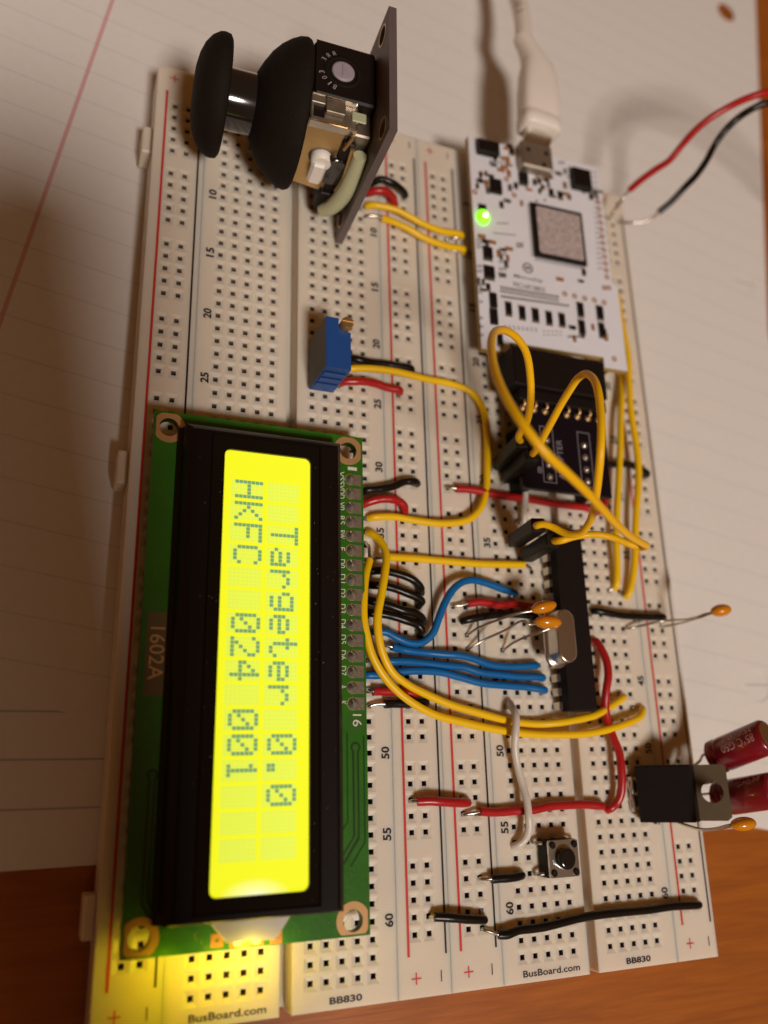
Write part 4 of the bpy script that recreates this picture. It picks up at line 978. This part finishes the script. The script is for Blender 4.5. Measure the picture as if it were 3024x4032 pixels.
# right board
wire('red', 'long wavy red wire passing under the jumpers above the long chip', seq(vA, [(740, 205, 10.5), (850, 213, 10.8), (960, 238, 11), (1060, 256, 10.9), (1200, 275, 10.6), (1380, 305, 10.6), (1500, 320, 10.6), (1600, 335, 10.7)]) + seq(vR, [(930, 1275, 10.9), (985, 1245, 11.2), (995, 1180, 11), (975, 1120, 10.4)]), bare0=[vA(700, 197, 10.2), vA(672, 195, HT + .1), vA(670, 195, HT - 2)])
wire('red', 'short red wire ending under the upper orange capacitor', seq(vA, [(815, 955, 10.6), (900, 945, 10.9), (1030, 963, 10.7), (1120, 962, 10.6), (1210, 972, 10.5), (1260, 990, 10.4)]), bare0=[vA(770, 968, 10.3), vA(715, 967, HT + .2), vA(708, 967, HT - 2)])
wire('black', 'short black wire passing under the lower orange capacitor', seq(vA, [(808, 1062, 10.5), (900, 1045, 10.9), (1000, 1032, 10.9), (1100, 1025, 10.8), (1200, 1032, 10.7), (1280, 1040, 10.4)]))
wire('white', 'short white wire between the two pairs of black plugs', seq(vA, [(1188, 105, 10.5), (1192, 180, 11), (1190, 270, 11.2), (1182, 350, 11), (1178, 415, 10.4)]))
wire('white', 'longer white wire curving over the yellow arcs to the push button', seq(vE, [(1378, 165, 10.8), (1400, 215, 12.3), (1412, 290, 13.1), (1410, 400, 13.0), (1408, 520, 12.2), (1425, 660, 11.6), (1462, 800, 11.6), (1498, 930, 12.2), (1516, 1060, 12.4), (1516, 1170, 11.8), (1485, 1250, 11), (1430, 1298, 10.4)]))
wire('red', 'stubby red wire linking the two middle rails', seq(vE, [(610, 940, 10.5), (720, 942, 11.1), (850, 948, 11.2), (1010, 950, 10.5)]), bare0=[vE(560, 942, HT + .3), vE(548, 942, HT - 2)])
wire('red', 'straight red wire crossing under the longer white wire', seq(vE, [(1115, 1030, 10.5), (1250, 1030), (1400, 1025), (1550, 1012, 10.6)]) + seq(vC, [(110, 853, 10.6), (250, 843, 10.5), (380, 842, 10.5), (480, 848, 10.4)]), bare0=[vE(1060, 1042, 10.3), vE(985, 1052, HT + .1), vE(975, 1055, HT - 2)])
wire('red', 'tall red wire bowing down the right board beside the long chip', seq(vG, [(708, 835, 10.5), (735, 870, 11.2), (768, 950, 12), (780, 1040, 12.4), (772, 1130, 12.2), (765, 1230, 11.4), (780, 1330, 11)]) + seq(vC, [(572, 380, 11.6), (605, 470, 12), (622, 570, 12.2), (628, 680, 12), (618, 770, 11.4), (590, 830, 10.8), (545, 868, 10.4)]))
wire('black', 'stubby black wire linking the middle rails near the bottom', seq(vD, [(505, 1148, 10.5), (600, 1158, 11), (700, 1165, 11), (815, 1168, 10.5)]), bare0=[vD(478, 1150, HT + .2), vD(472, 1152, HT - 2)])
wire('black', 'stubby black wire just left of the push button', seq(vD, [(868, 908, 10.6), (930, 902, 10.8), (1000, 897, 10.8), (1055, 890, 10.4)]), bare0=[vD(830, 908, 10.2), vD(790, 906, HT - .1), vD(786, 906, HT - 2)])
wire('black', 'long black wire running across the bottom of the right board', seq(vD, [(912, 1262, 10.6), (960, 1262, 10.8), (1040, 1240, 10.8), (1150, 1222, 10.7), (1240, 1208, 10.7)]) + seq(vC, [(290, 1648, 10.6), (420, 1630, 10.6), (600, 1606, 10.6), (800, 1585, 10.7), (1000, 1562, 10.6), (1165, 1548, 10.4)]), r=.72, bare0=[vD(880, 1252, 10.3), vD(812, 1230, HT + .1), vD(805, 1228, HT - 2)])
wire('black', 'black wire right of the long chip, near the orange capacitor', seq(vG, [(710, 642, 10.5), (800, 655, 10.9), (880, 670, 10.8), (960, 677, 10.7), (1050, 677, 10.6), (1122, 678, 10.4)]))
wire('black', 'black wire poking out right of the purple adapter board', seq(vR, [(980, 888, 11), (1080, 888, 11.2), (1180, 888, 11.2), (1270, 912, 11), (1340, 960, 10.4)]))
YR = 'two yellow wires running down the right board\'s right side'
wire('yellow', 'left of two yellow wires running down right of the chip', seq(vR, [(1132, 150, 10.8), (1142, 280, 11.4), (1132, 480, 12), (1124, 700, 12.2), (1118, 920, 12.2), (1106, 1120, 12), (1094, 1330, 11.8), (1090, 1520, 11.6), (1096, 1700, 11.2), (1092, 1870, 10.5)]), group=YR)
wire('yellow', 'right of two yellow wires, starting beside the white circuit board', seq(vT, [(910, 320, 12.0), (930, 420, 13), (950, 540, 13.4)]) + seq(vR, [(1188, 0, 13.4), (1196, 200, 13.2), (1214, 450, 13), (1250, 700, 12.8), (1270, 900, 12.6), (1272, 1080, 12.4), (1258, 1280, 12.2), (1248, 1480, 12), (1245, 1650, 11.6), (1228, 1800, 11.2), (1190, 1950, 10.5)]), group=YR)

# plug-ended jumpers
def jumper(label, base0, top0, base1, top1, pts, holes):
    t = thing('plug_jumper', label, 'wire', base0, 'plug-ended yellow jumpers arching over the right board')
    for b_, tp, ho in ((base0, top0, holes[0]), (base1, top1, holes[1])):
        b_, tp = Vector(b_), Vector(tp); ax = (tp - b_).normalized(); xx = ax.cross(Vector((0, 1, 0))).normalized(); fr = Frame(b_, xx, ax.cross(xx), ax); L = (tp - b_).length
        mb = MB(); mb.box(-1.27, 1.27, -1.27, 1.27, 0, L, fr, bev=.25); mb.box(-.8, .8, -1.3, -1.28, L * .45, L * .8, fr); h = mb.build('plug_housing', M['housing'], t)
        mb = MB(); mb.tube([b_ + ax * .5, b_ - ax * .4, Vector((ho.x, ho.y, HT + .2)), Vector((ho.x, ho.y, HT - 2))], .32, 8); mb.build('plug_pin', M['lead'], h)
    mb = MB(); mb.tube([Vector(top0) - (Vector(top0) - Vector(base0)).normalized() * 1.0] + pts + [Vector(top1) - (Vector(top1) - Vector(base1)).normalized() * 1.0], .64, 14, sub=10); mb.build('insulation', M['dyellow'], t)
    return t
K = view(1700, 900, 3024, 1659)
def lean(c, r, dc, dr, z0=10.6, z1=23.4): return H(c, r, z0), H(c + dc, r + dr, z1)
h1 = lean(22.0, 28.8, -1.0, .05); h2 = lean(22.75, 29.8, -1.05, .0); h3 = lean(22.85, 34.85, -1.1, .2); h4 = lean(23.8, 35.9, -1.0, .15)
jumper('plug-ended yellow jumper making the big leftward loop and long diagonal', *h1, *h4,
       [K(430, 1022, 25), K(470, 950, 28), K(488, 850, 31), K(486, 730, 34), K(468, 620, 37), K(425, 545, 40), K(372, 506, 42), K(325, 502, 44), K(297, 540, 47), K(296, 625, 50), K(322, 735, 53), K(380, 860, 56), K(460, 980, 58), K(560, 1105, 58), K(660, 1200, 56)] +
       [vR(840, 1105, 53), vR(960, 1235, 49), vR(1090, 1375, 44), vR(1200, 1470, 39), vR(1290, 1525, 35), vR(1335, 1555, 32), vR(1290, 1568, 30), vR(1180, 1532, 29), vR(1060, 1485, 28), vR(940, 1462, 27), vR(840, 1465, 26), vR(740, 1480, 25.5), vR(640, 1510, 24.8)],
       (H(21.5, 29), H(24.5, 36)))
jumper('plug-ended yellow jumper making the narrow upright arch on the right', *h2, *h3,
       [vR(455, 745, 26), vR(510, 640, 29), vR(570, 530, 32), vR(640, 400, 35), vR(710, 285, 38), vR(775, 190, 40), vR(840, 150, 42), vR(900, 185, 44), vR(940, 280, 46), vR(962, 430, 47), vR(970, 600, 47.5), vR(964, 780, 47), vR(950, 950, 45), vR(930, 1120, 42), vR(905, 1270, 38), vR(868, 1370, 34), vR(810, 1440, 31), vR(730, 1462, 29), vR(650, 1440, 27.5), vR(570, 1400, 26.5), vR(500, 1378, 25.8), vR(450, 1385, 25)],
       (H(22.5, 30), H(22.5, 35)))

# ------------------------------------------------------------------ power leads
PL = 'red and black power leads leaving at the right'
pr = seq(vW, [(395, 1655, 17), (500, 1565, 20), (620, 1480, 23), (740, 1395, 26), (850, 1270, 29), (950, 1150, 32), (1080, 1040, 35), (1250, 935, 38), (1420, 855, 40), (1600, 805, 42)]) + [Vector((132, 15, 42)), Vector((160, 5, 34)), Vector((190, -12, 18)), Vector((225, -35, 1.4)), Vector((262, -55, 1.4))]
pb = seq(vW, [(650, 1850, 16.5), (760, 1750, 19), (880, 1630, 22), (980, 1520, 25), (1060, 1400, 28), (1130, 1270, 31), (1220, 1140, 33.5), (1330, 1035, 36), (1460, 950, 38), (1600, 895, 40)]) + [Vector((132, 8, 40)), Vector((160, -3, 31)), Vector((190, -20, 16)), Vector((222, -42, 1.4)), Vector((258, -62, 1.4))]
wire('red', 'red power lead curving off to the upper right', pr, r=.75, group=PL, hole1=False, bare0=[vW(330, 1735, 15), vW(250, 1850, 13.5), vW(225, 1905, HT + .5), vW(220, 1915, HT - 2)])
wire('black', 'black power lead curving off to the upper right below the red one', pb, r=.75, group=PL, hole1=False, bare0=[vW(590, 1900, 15), vW(500, 1935, 13.5), vW(380, 1940, 12), vW(300, 1935, HT + .4), vW(290, 1938, HT - 2)])

# ------------------------------------------------------------------ usb cable
us_t = thing('usb_cable', 'white cable with a moulded plug entering the white circuit board\'s top', 'cable', (70, 15, 17))
uc = mf.p((ux0 + ux1) / 2, uy1, 1.35)
V = view(1700, 0, 3024, 1659)
p0 = V(528, 655, 17.2); p1 = V(520, 560, 17.2); p2 = V(520, 330, 17.2); p3 = V(452, 200, 16.5); p4 = V(448, 100, 15.5); p5 = V(425, 0, 14)
ax = (p2 - p0); L = ax.length; ax.normalize(); fx = Vector((ax.y, -ax.x, 0)).normalized()
pf = Frame(p0, fx, fx.cross(ax) * -1, ax)
def ringtube(mb, prof, n=28):
    vs = []
    for c, hw, hh, t_, e in prof:
        fr = Vector((t_.y, -t_.x, 0)).normalized(); up = fr.cross(t_)
        for i in range(n):
            a = 2 * math.pi * i / n; cs, sn = math.cos(a), math.sin(a)
            q = Vector(c) + fr * hw * math.copysign(abs(cs) ** e, cs) + up * hh * math.copysign(abs(sn) ** e, sn); vs.append(q)
    fs = [(k * n + i, k * n + (i + 1) % n, (k + 1) * n + (i + 1) % n, (k + 1) * n + i) for k in range(len(prof) - 1) for i in range(n)]
    mb.add(vs, fs, 0, True); mb.add(vs[:n], [tuple(range(n - 1, -1, -1))]); mb.add(vs[-n:], [tuple(range(n))]); return mb
e3 = (p4 - p3).normalized(); mid = (p2 * .45 + p3 * .55)
ringtube(MB(), [(p0, 4.2, 2.6, ax, .5), (p0 + ax * .4, 4.7, 3.0, ax, .5), (p0 + ax * 3, 4.75, 3.05, ax, .5), (p0 + ax * 3.4, 4.5, 2.85, ax, .5), (p0 + ax * 3.8, 4.6, 2.95, ax, .5), (p0 + ax * (L * .55), 4.6, 2.95, ax, .5), (p0 + ax * (L * .82), 4.3, 2.8, ax, .55), (p2, 3.7, 2.6, ax, .7), (p2.lerp(p3, .35), 2.9, 2.5, (ax + e3) / 2, .85), (p2.lerp(p3, .7), 2.4, 2.4, (ax + e3) / 2, 1), (p3, 2.25, 2.25, e3, 1)]).build('plug_body', M['usb'], us_t)
mb = MB(); pe = uc + Vector((0, -1.0, 0)); dd = (p0 - pe).normalized(); ringtube(mb, [(pe, 3.3, .9, dd, .5), (p0, 3.3, .9, dd, .5)]); mb.build('plug_tip', M['steel'], us_t)
mb = MB(); cpts = [p3 - e3 * .5, p4, p5, p5 + Vector((-2, 26, -5)), p5 + Vector((-8, 60, -11.4)), p5 + Vector((-16, 120, -11.4)), p5 + Vector((-20, 260, -11.4))]
mb.tube(cpts, 2.0, 18); cb = mb.build('cable', M['usb'], us_t)
dark = M['darkprint']
tdir = (p5 - p4).normalized(); cc = (Vector(CW) - p4); cc = (cc - tdir * cc.dot(tdir)).normalized(); ww = tdir.cross(cc)
mb = MB()
for k in range(5):
    base = p4.lerp(p5, .1 + .22 * k) 
    for w_, h_, o_ in ((.5, .9, -.5), (.4, .7, .4)):
        q = base + ww * o_ + cc * (2.0 * math.cos(math.asin(min(.9, abs(o_) / 2.0))) + .03) + tdir * (k % 2 * .4)
        mb.add([q - ww * w_ / 2 - tdir * h_ / 2, q + ww * w_ / 2 - tdir * h_ / 2, q + ww * w_ / 2 + tdir * h_ / 2, q - ww * w_ / 2 + tdir * h_ / 2], [(0, 1, 2, 3)])
mb.build('cable_print', dark, cb)

# ------------------------------------------------------------------ the phone that takes the picture, just behind the lens; it shades the left of the paper
ph = thing('smartphone', 'black smartphone held above the boards to take the picture', 'phone', CW)
_a = math.radians(6); _x = Vector(RW[0]); _y = Vector(-RW[1])
cf = Frame(CW, _x * math.cos(_a) + _y * math.sin(_a), _y * math.cos(_a) - _x * math.sin(_a), -RW[2])
flat('phone_body', [rrect(-52, 26, -145, 4, 13, 8)], 3.0, 11.0, M['phone'], ph, fr=cf)
